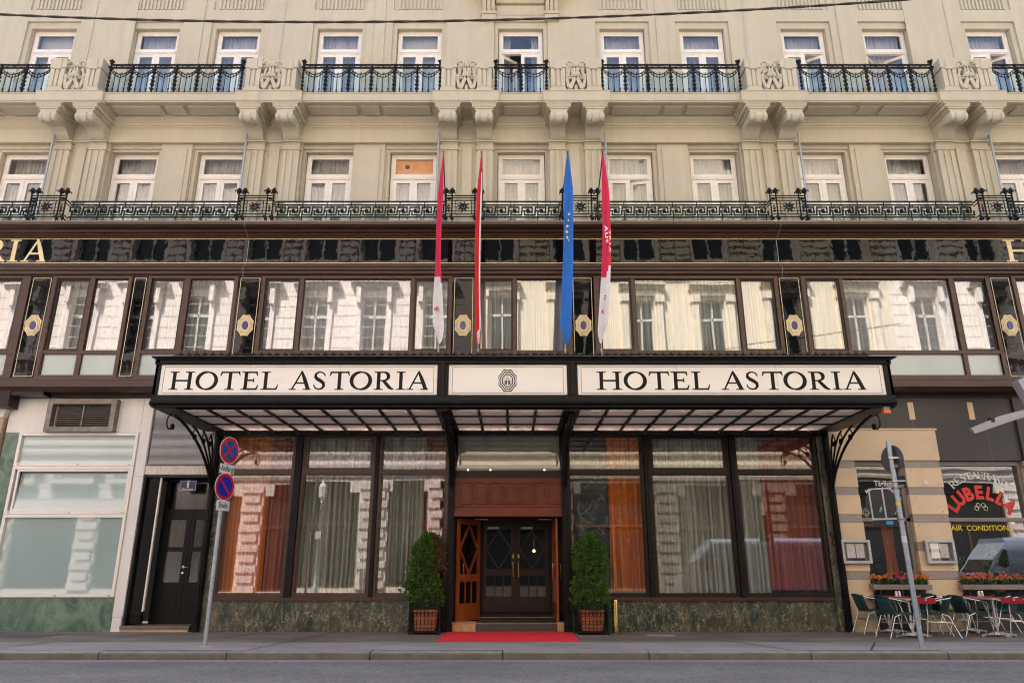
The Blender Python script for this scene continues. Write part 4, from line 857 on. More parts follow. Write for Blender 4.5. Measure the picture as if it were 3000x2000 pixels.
# roof: glass slope behind the fascia, iron ridge, cresting
cp('roof', MB().prof([(-3.0, 5.28), (-2.45, 5.50), (-.62, 5.50), (-.62, 5.47), (-2.45, 5.47), (-3.0, 5.25)], X0, X1), ROOFG)
cm = MB(); cm.box(-.085, .085, -.012, .012, 0, .022); cm.poly([(-.05, .02), (.05, .02), (.062, .045), (.03, .06), (.015, .052), (0, .11), (-.015, .052), (-.03, .06), (-.062, .045)], -.014, .014); cm.ball((0, 0, .045), .026, 6)
cm_me = cm.mesh('crest_ornament', IRON)
n = 86
for k in range(n): inst('crest_ornament', cm_me, CA, (X0+.1+(X1-X0-.2)*(k+.5)/n - CX, -2.42+.3, 5.50))
# ceiling: ribs, cross bars, opal panes, rivets
YR = [-2.84, -2.10, -1.25, -.42]; ZS = 4.30
sec = [(-6.60, -1.50, 9), (-1.235, 1.045, 4), (1.33, 7.02, 10)]
riv = MB()
for (a, b, n) in sec:
    d = (b-a)/n
    for k in range(n+1):
        x = a+k*d; cp('ceiling_rib', MB().box(x-.028, x+.028, -2.86, -.40, ZS-.03, ZS+.03), IRONB)
        for y in YR: riv.ball((x, y + (.015 if y < -.5 else 0), ZS-.03), .017, 6)
        if k < n:
            for j in range(3):
                cp('opal_pane', MB().box(x+.028, x+d-.028, YR[j]+.02, YR[j+1]-.02, ZS+.005, ZS+.012), SOFF)
    for y in YR: cp('cross_bar', MB().box(a-.03, b+.03, y-.018, y+.018, ZS-.022, ZS+.03), IRONB)
cp('rivet', riv, STEEL, kind='stuff')
for (a, b, n) in sec:
    for yy in (-.60, -2.72): cp('tube_lamp', MB().tube([(a+.1, yy, ZS+.16), (b-.1, yy, ZS+.16)], .018 if yy > -1 else .01, 8), TL)
cp('ceiling_edge', MB().box(X0+.05, -6.60, -2.95, -.4, ZS-.01, ZS+.04).box(7.05, X1-.05, -2.95, -.4, ZS-.01, ZS+.04).box(-1.47, -1.265, -2.9, -.35, ZS-.06, ZS+.04).box(1.075, 1.30, -2.9, -.35, ZS-.06, ZS+.04).box(X0+.05, X1-.05, -2.98, -2.86, ZS, ZS+.04).box(-6.7, 7.15, -.42, -.27, ZS-.09, ZS+.05), IRONB)
# posts and brackets
def bracket(x, outer):
    b = bpy.data.objects.new('bracket', None); col.objects.link(b); b.parent = CA; b.location = (x-CX, 0, 0)
    y0 = -.34+.3
    def q(pts, r, nm='iron_bar'): part(nm, MB().tube(pts, r, 8), IRONB, b, smooth=50)
    for k, (ye, ze, bend) in enumerate(((-2.62, 4.20, .42), (-1.75, 4.16, .30), (-1.2, 4.15, .22), (-.78, 4.15, .14))):
        P = []; s0 = (y0-.02-.02*k, 2.78); e = (ye+.3, ze)
        for j in range(13):
            t = j/12; py = s0[0]+(e[0]-s0[0])*t**1.6; pz = s0[1]+(e[1]-s0[1])*(1-(1-t)**1.45); P.append((0, py, pz))
        dx = 0
        q(P, .030 if k == 0 else .022)
        rr = .15 if k == 0 else .085
        c0 = (P[-1][1]-rr*.2, P[-1][2]-.02)
        if k == 0: sp_ = [(0, c0[0]-.12-.17*math.sin(t)*(1-.05*t), c0[1]-.16+.17*math.cos(t)*(1-.1*t)) for t in [g*.33 for g in range(13)]]
        else: sp_ = [(0, P[-2][1]-.03-.08*math.sin(t), P[-2][2]-.10+.09*math.cos(t)) for t in [g*.4 for g in range(9)]]
        q(sp_, .014, 'scroll')
        part('scroll_boss', MB().lathe([(0, -.03), (.055, -.025), (.062, 0), (.055, .025), (0, .03)], (0, sp_[-1][1], sp_[-1][2]+.02), 12, 'x'), IRONB, b, smooth=50)
        for j in (4, 8): part('stud', MB().ball((0, P[j][1]-.035, P[j][2]-.005), .014, 6), IRONB, b)
    part('gusset', MB().prof([(y0, 2.62), (y0-.10, 2.72), (y0-.06, 2.84), (y0, 2.9)], -.04, .04), IRONB, b)
    m = MB(); m.tube([(0, y0-.05+.055*math.sin(t)*(1-.02*t), 2.05+.10*math.cos(t)*(1-.03*t)) for t in [g*.5 for g in range(11)]], .011, 6); m.tube([(0, y0-.05+.04*math.sin(t), 1.84+.06*math.cos(t)) for t in [g*.5+2.6 for g in range(9)]], .010, 6)
    o = part('scroll', m, IRONB, b, rot=(0, 0, R(90 if x < 0 else -90)) if outer else None, smooth=50)
for x, w in ((-6.745, .05), (-1.36, .07), (1.19, .07), (7.19, .05)):
    m = MB().box(x-w, x+w, -.42, -.28, .01, 4.3); m.box(x-w-.012, x+w+.012, -.43, -.28, .01, .16); m.box(x-w*.4, x+w*.4, -.445, -.42, .16, 4.25)
    for z in (.9, 1.6, 2.3, 3.1, 3.7): m.ball((x-w*.7, -.42, z), .013, 6)
    cp('post', m, IRONB); bracket(x, abs(x) > 3)
for x in (-1.36, 1.19):      # thicker flare of the two middle brackets up to the front
    m = MB().prof([(-.42, 3.3), (-.55, 3.75), (-.95, 4.12), (-1.7, 4.26), (-2.7, 4.29), (-.42, 4.3)], x-.035, x+.035); m.tube([(x, -.44, 3.1), (x, -.6, 3.7), (x, -1.0, 4.07), (x, -1.8, 4.22), (x, -2.75, 4.26)], .05, 8); cp('bracket_web', m, IRONB, smooth=40)
l = thing('warning_lamp', 'small orange lamp fixed under the right front corner of the canopy', 'lamp', (7.33, -2.95, 4.27))
part('lens', MB().box(-.07, .07, -.05, .05, -.09, -.03), mat('orange_lens', (.9, .16, .01), .25), l); part('base', MB().box(-.06, .06, -.04, .04, -.03, .03), GRAYF, l)

# ============================================================ FLAGS
def flag(name, lbl, xt, xb, wid, cols, foot, extra=None, drop=5.80, seed=0, lean=0):
    """folded banner hanging from a slanted rod down to the canopy; cols = list of (fraction, material) bands"""
    f = thing(name, lbl, 'flag', (foot, -.95, 9.5), group='flags above the canopy')
    o = Vector((foot, -.95, 9.5)); P = lambda v: tuple(Vector(v)-o)
    part('rod', MB().tube([P((foot, -.98, 9.35)), P((xt, -1.9, 10.66))], .014, 6), IRON, f); part('rod_tip', MB().ball(P((xt, -1.9, 10.67)), .02, 6), IRON, f)
    rows = 34; zt, zb = 10.64, drop; mats = []; m = MB(); nc = 13; fold = []
    r = random.Random(seed); ph = r.random()*3
    for j in range(rows+1):
        t = j/rows; w = wid(t); row = []
        xc = xt + (xb-xt)*t + lean*math.sin(math.pi*t); yc = -1.9 - .42*t; z = zt - (zt-zb)*t
        for i in range(nc):
            u = i/(nc-1); z_ = z + (.25*(u-.5)*max(0, t-.8)/.2 * (1 if seed % 2 else -1) if t < 1 else 0)
            zig = [0, .6, -.2, .9, .1, .8, -.1, 1, .2, .7, 0, .6, .1][i]
            row.append((xc + (u-.5)*w, yc - .028*zig*min(1, w*6) + .02*math.sin(9*t+4*u+ph), z_))
        m.v += [P(v) for v in row]; fold.append(row)
    for j in range(rows):
        for i in range(nc-1):
            t = (j+.5)/rows; u = (i+.5)/(nc-1)
            mi = 0
            for q, (cond, mt) in enumerate(cols):
                if cond(t, u): mi = q
            m.f.append((j*nc+i, j*nc+i+1, (j+1)*nc+i+1, (j+1)*nc+i)); m.m.append(mi)
    me = m.mesh('cloth', [c[1] for c in cols]); me.shade_smooth(); cloth = inst('cloth', me, f)
    part('rope', MB().tube([P((xb, -2.32, drop+.03)), P((xb, -2.33, drop-.1)), P((xb+.005, -2.36, 5.53))], .009, 5), STEEL, f); part('hook', MB().tube([P((xb+.02*math.cos(t), -2.34, drop-.14+.035*math.sin(t))) for t in [k*.7 for k in range(9)]], .006, 5), STEEL, f)
    return f, cloth, o
def cloth_mat(n, c): return mat(n, c, .75, c2=tuple(x*.9 for x in c), ns=4, transl=.15)
CRIM = cloth_mat('crimson_cloth', (.72, .022, .10)); CRIM2 = cloth_mat('crimson_cloth_b', (.62, .015, .08)); WHT = cloth_mat('white_cloth', (.86, .84, .88)); RED = cloth_mat('red_cloth', (.72, .012, .02)); BLU = cloth_mat('blue_cloth', (.02, .17, .66)); YEL = mat('yellow_print', (.8, .62, .05), .7)
sm = lambda t, a, b: min(1, max(0, (t-a)/(b-a)))
f1, c1, o1 = flag('flag', 'crimson and white banner with small red triangle, leftmost of the four flags', -1.62, -1.545, lambda t: .02+.10*sm(t, 0, .25)+.09*sm(t, .6, .8)+.03*sm(t, .8, .9)-.22*sm(t, .93, 1), [(lambda t, u: True, CRIM), (lambda t, u: t > .665 + .03*u, WHT)], -1.60, seed=2, lean=-.06)
f2, c2_, o2 = flag('flag', 'narrow red banner with white stripe, second flag from left', -.717, -.71, lambda t: .02+.10*sm(t, 0, .2)-.08*sm(t, .93, 1), [(lambda t, u: True, RED), (lambda t, u: u > (.72 if t > .12 else 1.1) and t < .93, WHT), (lambda t, u: .80 < u < .86 and t < .6, RED), (lambda t, u: t > .955 and u > .3, WHT)], -.70, seed=1, lean=-.05)
f3, c3, o3 = flag('flag', 'blue banner with yellow stars, third flag from left', 1.32, 1.117, lambda t: .02+.19*sm(t, 0, .2)+.03*sm(t, .3, .9)-.19*sm(t, .93, 1), [(lambda t, u: True, BLU)], 1.16, seed=4, lean=.04)
f4, c4, o4 = flag('flag', 'wide crimson and white banner with vertical white lettering, rightmost flag', 2.145, 1.88, lambda t: .02+.16*sm(t, 0, .22)+.03*sm(t, .3, .9)-.19*sm(t, .93, 1), [(lambda t, u: True, CRIM), (lambda t, u: u > .62, RED if False else cloth_mat('crimson_cloth_light', (.80, .028, .09))), (lambda t, u: t > .685-.055*sm(u, .45, .8), WHT)], 2.02, seed=3, lean=.10)
def on_flag(f, o, xt, xb, lean, t, dx, mesh, name, rot=0, sc=1, dy=-.055):
    x = xt+(xb-xt)*t+lean*math.sin(math.pi*t)+dx; z = 10.64-(10.64-5.8)*t; y = -1.9-.42*t+dy
    inst(name, mesh, f, tuple(Vector((x, y, z))-o), rot=(R(-5), rot, 0), scale=(1, 1, sc) if rot > 1 else (sc, 1, 1))
star = MB().poly([((.055 if k % 2 == 0 else .022)*math.cos(math.pi/2+k*math.pi/5), (.055 if k % 2 == 0 else .022)*math.sin(math.pi/2+k*math.pi/5)) for k in range(10)], -.002, .0).mesh('star', YEL)
for t, dx, s in ((.352, .01, .55), (.386, -.01, .4), (.417, -.03, .8), (.447, -.04, .8), (.477, -.03, .6), (.49, .0, .25)): on_flag(f3, o3, 1.32, 1.117, .04, t, dx, star, 'star', .2, s)
LW = mat('white_print', (.8, .78, .8), .7)
for k, (c, t, dx, sc) in enumerate((('A', .43, -.02, 1), ('U', .465, -.015, .8), ('S', .495, -.0, .6), ('T', .45, .062, .5), ('R', .48, .068, .45), ('I', .51, .07, .5), ('A', .54, .07, .5))):
    on_flag(f4, o4, 2.145, 1.88, .10, t, dx, text_mesh(c, LW, .20, .001, .006), 'letter', R(90), sc*.55, dy=-.06)
tri = MB().poly([(-.07, -.02), (.05, -.06), (.01, .075)], -.002, 0); tri.mi = 1; tri.ribbon([(.0, .07), (.01, .0), (.03, -.05)], .012, -.003, -.002)
tri_me = tri.mesh('triangle_logo', [CRIM2, WHT])
on_flag(f1, o1, -1.62, -1.545, -.06, .835, -.01, tri_me, 'triangle_logo'); on_flag(f4, o4, 2.145, 1.88, .10, .85, -.02, tri_me, 'triangle_logo', 0, .6)
for k, (c, t) in enumerate((('T', .775), ('L', .79))): on_flag(f4, o4, 2.145, 1.88, .10, t, .0, text_mesh(c, INK, .12, .001, .002), 'letter', R(90), .5)

# ============================================================ LEFT SHOPFRONT (white metal, blue-green panes)
SH = thing('white_shopfront', 'white metal shopfront with blue-green opaque panes and green marble base left of the side door', 'shopfront', (-9.9, 0, 0))
def sp_(name, mb, m, **k): mb.v = [(x+9.9, y, z) for x, y, z in mb.v]; return part(name, mb, m, SH, **k)
sp_('cladding', MB().wall(-11.72, -8.62, 4.30, 5.19, -.25, [(-10.62, -9.27, 4.42, 4.97)], .35), CLAD)
sp_('cladding', MB().box(-8.615, -8.385, -.25, .6, 3.30, 5.19), CLAD); sp_('cladding', MB().box(-8.615, -8.385, -.25, .6, .30, 3.295), CLAD); sp_('cladding', MB().box(-8.60, -8.40, -.25, .6, 0, .295), CLAD)
g = sp_('vent_grille', MB().ring(-10.76, -9.17, 4.29, 5.05, .115, -.42, -.1), CONC); 
for z in [4.46+.05*k for k in range(10)]: part('slat', MB().prof([(-.33, z), (-.33, z+.006), (-.28, z+.035), (-.275, z+.03)], -10.6+9.9, -9.31+9.9), CONC, g)
part('centre_bar', MB().box(-9.97+9.9, -9.94+9.9, -.35, -.33, 4.43, 4.95), CONC, g); part('back_plate', MB().box(-10.62+9.9, -9.3+9.9, -.2, -.19, 4.4, 5.0), BLACK, g)
sp_('marble_strip', MB().box(-11.72, -11.40, -.26, 0, 2.0, 4.295), MARBL); sp_('marble_strip', MB().box(-11.72, -11.40, -.26, 0, 0, 1.995), MARBL)
sp_('marble_base', MB().box(-11.38, -10.04, -.26, .2, 0, .69), MARBL); sp_('marble_base', MB().box(-10.035, -8.605, -.26, .2, 0, .685), MARBL)
for i, (z0, z1) in enumerate(((3.52, 4.285), (2.45, 3.515), (.70, 2.445))):
    w_ = sp_('window', MB().ring(-11.37, -8.62, z0, z1, .065 if i else .065, -.29, -.15), CLADF)
    if i == 1:
        part('tilted_frame', MB().ring(-1.34+.0, 1.22, 0, .93, .045, -.02, .02), CLADF, w_, loc=(0, -.27, z0+.065), rot=(R(0), 0, 0))
        part('pane', MB().quad((-1.30, -.0, .04), (1.18, -.0, .04), (1.18, .0, .89), (-1.30, .0, .89)), FROSTB, w_, loc=(0, -.275, z0+.065), rot=(R(-7), 0, 0))
        part('back_panel', MB().box(-1.42, 1.22, -.15, -.12, z0+.06, z1-.06), BLACK, w_)
    else: part('pane', MB().box(-1.405, 1.215, -.23, -.21, z0+.065, z1-.065), FROSTB, w_)
    for x in (-1.36, .0, 1.18): part('weep_cap', MB().box(x-.025, x+.025, -.297, -.29, z0+.025 if i < 2 else z0+.02, z0+.042), GRAYF, w_)
PI = thing('corner_pillar', 'beige pillar under brown metal flashing at the left edge of the picture', 'pillar', (-12.1, -.2, 0))
part('shaft', MB().poly([(-1.0, 0), (.33, 0), (.33, 4.62), (-1.0, 4.62)], -.15, .5), mat('beige_pillar', (.50, .38, .25), .8, c2=(.42, .32, .22), ns=2), PI)
part('capital', MB().poly([(-1.0, 4.63), (.33, 4.63), (.40, 4.82), (-1.0, 4.82)], -.2, .5), CLAD, PI); part('flashing', MB().box(-1.4, .55, -.42, .5, 4.825, 5.19).box(-1.4, 1.3, -.40, .4, 5.10, 5.19), BRZD, PI)

# ============================================================ SIDE DOOR
SD = thing('side_doorway', 'dark recessed double door with ribbed white band, left of the canopy post', 'doorway', (-7.6, .3, 0))
def sd_(name, mb, m, **k): mb.v = [(x+7.6, y-.3, z) for x, y, z in mb.v]; return part(name, mb, m, SD, **k)
sd_('top_frame', MB().ring(-8.38, -6.80, 3.55, 5.19, .035, -.26, -.2), GRAYF); sd_('smoked_pane', MB().box(-8.345, -6.835, -.225, -.20, 3.585, 5.15), SMOKE)
m = MB()
m.box(-8.38, -6.80, -.22, -.1, 3.335, 3.54)
for k in range(46): x = -8.375 + k*.0342; m.add([(x, -.22, 3.34), (x+.0342, -.22, 3.34), (x+.017, -.238, 3.34), (x, -.22, 3.53), (x+.0342, -.22, 3.53), (x+.017, -.238, 3.53)], [(0, 2, 5, 3), (2, 1, 4, 5), (0, 1, 2), (3, 5, 4)])
sd_('ribbed_band', m, CLADF)
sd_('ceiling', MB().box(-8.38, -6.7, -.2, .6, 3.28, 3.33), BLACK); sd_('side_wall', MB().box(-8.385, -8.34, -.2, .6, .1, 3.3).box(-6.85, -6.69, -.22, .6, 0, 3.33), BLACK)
sd_('pale_post', MB().box(-8.05, -8.015, -.12, -.06, .36, 3.28), CLADF)
sd_('glazed_side', MB().box(-8.34, -8.06, -.1, -.08, .15, 3.28), mat('black_side_glass', (.006, .006, .007), .2, spec=.15)); sd_('side_rail', MB().box(-8.34, -8.0, -.14, -.06, .36, .40), IRONB)
sd_('door_frame', MB().ring(-8.05, -6.85, .12, 3.28, .06, .25, .38).box(-7.99, -6.91, .25, .38, 2.48, 2.60), IRONB)
RIB = glass('reeded_glass', .06, (.35, .33, .30), .002, 40, .12)
sd_('transom_pane', MB().quad((-7.99, .3, 2.6), (-6.91, .3, 2.6), (-6.91, .3, 3.22), (-7.99, .3, 3.22)), RIB)
for nm, a, b in (('left', -7.99, -7.37), ('right', -7.36, -6.91)):
    s_ = .11 if nm == 'left' else .08
    m = MB().box(a, a+s_, .24, .29, .18, 2.48).box(b-s_, b, .24, .29, .18, 2.48)
    for z0, z1 in ((.18, 1.0), (1.66, 1.76), (2.36, 2.48)): m.box(a+s_, b-s_, .24, .29, z0, z1)
    m.ring(a+s_+.02, b-s_-.02, .25, .92, .02, .235, .24)
    d = sd_('door_leaf', m, IRONB)
    for z0, z1 in ((1.0, 1.66), (1.76, 2.36)): part('pane', MB().quad((a+s_+7.6, -.035, z0), (b-s_+7.6, -.035, z0), (b-s_+7.6, -.035, z1), (a+s_+7.6, -.035, z1)), RIB, d)
    if nm == 'left':
        h = MB(); h.lathe([(0, -.012), (.028, -.01), (.028, 0)], (.18, -.06, 1.33), 10, 'y'); h.tube([(.18, -.06, 1.33), (.18, -.12, 1.33), (.22, -.13, 1.325), (.32, -.13, 1.315)], .011, 6); h.lathe([(0, -.01), (.024, -.008), (.024, 0)], (.18, -.06, 1.20), 10, 'y')
        part('handle', h, ALU, d, smooth=50)
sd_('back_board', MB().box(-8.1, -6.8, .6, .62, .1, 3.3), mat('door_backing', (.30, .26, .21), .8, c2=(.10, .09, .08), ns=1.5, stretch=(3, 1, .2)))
sd_('threshold', MB().box(-8.39, -6.90, -.30, .6, .055, .12), mat('worn_step', (.13, .10, .085), .7, c2=(.2, .16, .13), ns=5)); sd_('threshold_base', MB().box(-8.38, -6.92, -.285, .5, 0, .054), PSTONE)
HN = thing('house_number_plate', 'dark blue enamel plate with white number 1 over the side door', 'sign', (-7.45, .0, 3.11))
part('plate', MB().box(-.195, .195, -.0, .015, -.12, .12), mat('navy_enamel', (.015, .02, .10), .2), HN); part('border', MB().ring(-.18, .18, -.107, .107, .006, -.002, .0), mat('white_enamel', (.75, .75, .75), .3), HN)
WE = bpy.data.materials['white_enamel']
inst('number', text_mesh('1', WE, .21, .001, .012), HN, (0, -.002, .03)); inst('street_name', text_mesh('Führichgasse', WE, .052, .001, .0006), HN, (0, -.002, -.075)); part('hanger', MB().box(-.17, -.15, .015, .02, .1, .25).box(.15, .17, .015, .02, .1, .25), IRON, HN)

# ============================================================ RESTAURANT FRONT (right)
RF = thing('restaurant_shopfront', 'sandstone and grey granite restaurant front with two lettered windows at far right', 'shopfront', (9.5, 0, 0))
def rf(name, mb, m, **k): mb.v = [(x-9.5, y, z) for x, y, z in mb.v]; return part(name, mb, m, RF, **k)
# dark granite above, with inlaid sandstone bars
GX = [(7.2, 9.02), (9.025, 10.9), (10.905, 11.62), (11.64, 13.5)]
rf('granite_slab', MB().wall(7.2, 13.5, 3.64, 5.19, -.29, [(9.24, 9.37, 4.59, 5.0), (10.63, 10.76, 4.59, 5.0), (7.86, 7.99, 4.59, 5.0), (12.02, 12.15, 4.59, 5.0)], .02), GRAND)
for x in (7.86, 9.24, 10.63, 12.02): rf('inlay_bar', MB().box(x, x+.13, -.295, -.27, 4.59, 5.0), SAND)
for x in (9.3, 10.98): rf('slab_joint', MB().box(x, x+.006, -.2915, -.28, 3.64, 4.58), CONC)
rf('granite_column', MB().box(11.66, 13.5, -.36, -.2, 3.64, 5.1), GRAND)
rf('portal_head', MB().box(7.2, 9.75, -.33, .1, 3.645, 4.33), SAND); rf('portal_cap', MB().box(7.2, 9.785, -.35, .1, 4.335, 4.375), SAND)
BZ = [(3.475, 3.64, 1), (3.04, 3.47, 0), (2.875, 3.035, 1), (2.445, 2.87, 0), (2.275, 2.44, 1), (1.845, 2.27, 0), (1.66, 1.84, 1), (1.235, 1.655, 0), (1.065, 1.23, 1), (.0, 1.06, 0)]
for a, b in ((7.2, 7.815), (8.93, 9.745), (11.64, 12.4)):
    for z0, z1, g_ in BZ:
        rf('granite_block' if g_ else 'sandstone_block', MB().box(a + (.01 if g_ else 0), b - (.01 if g_ else 0), -.305 if g_ else -.32, .15, z0, z1), GRAN if g_ else SAND, bevel=.004)
        if not g_ and z1-z0 < .6 and a > 8.5:
            for q in (a+.12, b-.12): 
                if rnd.random() < .7: rf('fixing_hole', MB().lathe([(0, -.323), (.012, -.323), (.012, -.31)], (q, 0, z0+.06 if rnd.random() < .5 else z1-.06), 6, 'y'), BLACK)
rf('edge_strip', MB().box(7.15, 7.2, -.31, .1, 0, 3.64), SAND)
rf('socket_plate', MB().box(9.30, 9.38, -.34, -.32, 3.1, 3.18), CLAD)
rf('base_panel', MB().box(7.82, 8.93, .0, .1, 0, .8).box(9.75, 11.64, .0, .1, 0, .8), GRAND)
WT_ = mat('white_vinyl', (.80, .78, .74), .5); RDV = mat('red_vinyl', (.72, .03, .015), .45); YLV = mat('yellow_vinyl', (.85, .62, .02), .45)
G_RS = glass('restaurant_glass', .12, (.93, .93, .93), .004, .8)
for k, (a, b) in enumerate(((7.82, 8.93), (9.75, 11.64))):
    m = MB().box(a, b, -.2, .0, 3.54, 3.635).box(a, b, -.2, -.02, 2.30, 2.38).box(b-.09, b, -.2, .0, 1.05, 3.54).box(a, a+.012, -.2, .0, 1.05, 3.54).box(a, b, -.22, .0, 1.0, 1.09)
    w_ = rf('window', m, GRAYF)
    for z0, z1 in ((1.09, 2.30), (2.38, 3.54)): part('pane', MB().quad((a+.012-9.5, -.12, z0), (b-.09-9.5, -.12, z0), (b-.09-9.5, -.12, z1), (a+.012-9.5, -.12, z1)), G_RS, w_)
    if k:
        txt = 'RESTAURANT'; n = len(txt)
        for i, ch in enumerate(txt):
            th_ = R(128 - 76*i/(n-1)); x, z = 10.66+1.03*math.cos(th_)*.93, 2.36+.97*math.sin(th_)
            me, ww = glyph_mesh(ch, .165, WT_, .001)
            g_ = inst('letter', me, w_, (x-9.5, -.125, z), rot=(0, R(90)-th_, 0))
            me.transform(Matrix.Translation((-ww/2, 0, -.08)))
        txt = 'LUBELLA'; n = len(txt)
        for i, ch in enumerate(txt):
            th_ = R(144 - 108*i/(n-1)); x, z = 10.62+.80*math.cos(th_)*.98, 2.19+.74*math.sin(th_)
            inst('letter', text_mesh(ch, RDV, .40, .001, .019, sx=.92), w_, (x-9.5, -.128, z), rot=(0, R(90)-th_, 0))
        inst('lettering', text_mesh('AIR  CONDITION', YLV, .165, .001, .002, sx=1.0), w_, (10.50-9.5, -.125, 2.155))
        e_ = MB()
        for cx_, cz_ in ((-.06, .03), (-.10, -.03), (.06, .03), (.10, -.03)): e_.ribbon([(cx_+.045*math.cos(t), cz_+.05*math.sin(t)) for t in [q*math.pi/8 for q in range(16)]], .010, -.001, 0, True)
        part('pretzel_emblem', e_, mat('pale_gold_vinyl', (.8, .75, .5), .5), w_, (10.615-9.5, -.125, 2.625))
    else:
        for s_, x, z, h in (('Täglich', 8.48, 3.14, .17), ('warme Küche', 8.45, 2.975, .165), ('von 11-23 Uhr', 8.47, 2.82, .165), ('150 Sitzplätze', 8.44, 2.64, .14), ('klimatisiert', 8.46, 2.51, .14)):
            inst('lettering', text_mesh(s_, WT_, h, .001, .0035, sx=.88), w_, (x-9.5, -.125, z))
        e_ = MB()
        for q in range(4): e_.ribbon([(-.02*q+(.05+.015*q)*math.cos(t), .02*q+.07*math.sin(t)) for t in [j*.4+q for j in range(13)]], .006, -.001, 0)
        part('scroll_emblem', e_, WT_, w_, (8.02-9.5, -.125, 2.47))
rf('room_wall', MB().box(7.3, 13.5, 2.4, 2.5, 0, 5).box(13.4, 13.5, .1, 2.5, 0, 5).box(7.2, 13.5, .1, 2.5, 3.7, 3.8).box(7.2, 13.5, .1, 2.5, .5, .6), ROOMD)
tag(inst('curtain', curtain_mesh(.24, 1.2, 3, .03, CURTO, 77), None, (8.62, .3, 2.35)), 'orange curtain end hanging inside the narrow restaurant window', 'curtain')
def leaf_cloud(n, rx, ry, rz, size, seed, shape=None):
    r = random.Random(seed); vs = []; fs = []
    for _ in range(n):
        while True:
            p = (r.uniform(-1, 1), r.uniform(-1, 1), r.uniform(-1, 1))
            if .25 < p[0]**2+p[1]**2+p[2]**2 < 1: break
        c = Vector((p[0]*rx, p[1]*ry, p[2]*rz)); d = Vector((r.gauss(0, 1), r.gauss(0, 1), r.gauss(0, 1)+.5)).normalized(); e = d.cross(Vector((r.gauss(0, 1), r.gauss(0, 1), r.gauss(0, 1)))).normalized()
        s = size*r.uniform(.6, 1.3); k = len(vs); vs += [c-e*s*.4, c+d*s-e*s*.1, c+d*s*1.2, c+e*s*.45]; fs.append((k, k+1, k+2, k+3))
    return vs, fs
for k, (px, py) in enumerate(((8.25, .75), (10.3, .8), (11.2, .7))):
    v, f = leaf_cloud(220, .28, .2, .3, .09, 40+k); p_ = thing('indoor_plant', ['leafy plant inside the narrow restaurant window', 'leafy plant at the left inside the wide restaurant window', 'leafy plant at the right inside the wide restaurant window'][k], 'plant', (px, py, .6)); part('foliage', MB().add(v, f), LEAF2, p_, loc=(0, 0, .85)); part('pot', MB().lathe([(.09, 0), (.12, .55), (.0, .55)], n=12), TERRA, p_)
# menu cases
for k, (x, lbl) in enumerate(((7.53, 'aluminium menu case with white pages on the left sandstone pier'), (9.375, 'aluminium menu case with white pages between the two restaurant windows'))):
    c = thing('menu_case', lbl, 'menu case', (x, -.40, 1.645))
    part('frame', MB().ring(-.318, .318, -.248, .248, .055, -.03, .05), ALU if False else mat('satin_aluminium', (.60, .58, .57), .35, metal=.5), c, bevel=.004) if k == 0 else part('frame', MB().ring(-.318, .318, -.248, .248, .055, -.03, .05), bpy.data.materials['satin_aluminium'], c, bevel=.004)
    part('back', MB().box(-.30, .30, .05, .10, -.23, .23), GRAYF, c); WP = mat('menu_paper', (.74, .70, .66), .7, c2=(.66, .62, .58), ns=14) if k == 0 else bpy.data.materials['menu_paper']
    for s in (-1, 1): part('page', MB().box(s*.10-.088, s*.10+.088, .03, .034, -.13, .17), WP, c)
    part('name_strip', MB().box(-.215, .175, .02, .025, -.185, -.145), mat('navy_strip', (.01, .012, .05), .3) if k == 0 else bpy.data.materials['navy_strip'], c)
    t = MB()
    for s in (-1, 1):
        for q in range(9): t.box(s*.10-.06, s*.10+.05 - .03*(q % 3), .0285, .0300, .13-.03*q, .134-.03*q)
    part('printed_lines', t, GRAYF, c); part('lock', MB().lathe([(0, -.036), (.01, -.034), (.01, -.03)], (.29, 0, 0), 8, 'y'), BLACK, c)
    part('pane', MB().quad((-.263, -.015, -.193), (.263, -.015, -.193), (.263, -.015, .193), (-.263, -.015, .193)), G_BAL if False else glass('case_glass', .05) if k == 0 else bpy.data.materials['case_glass'], c)
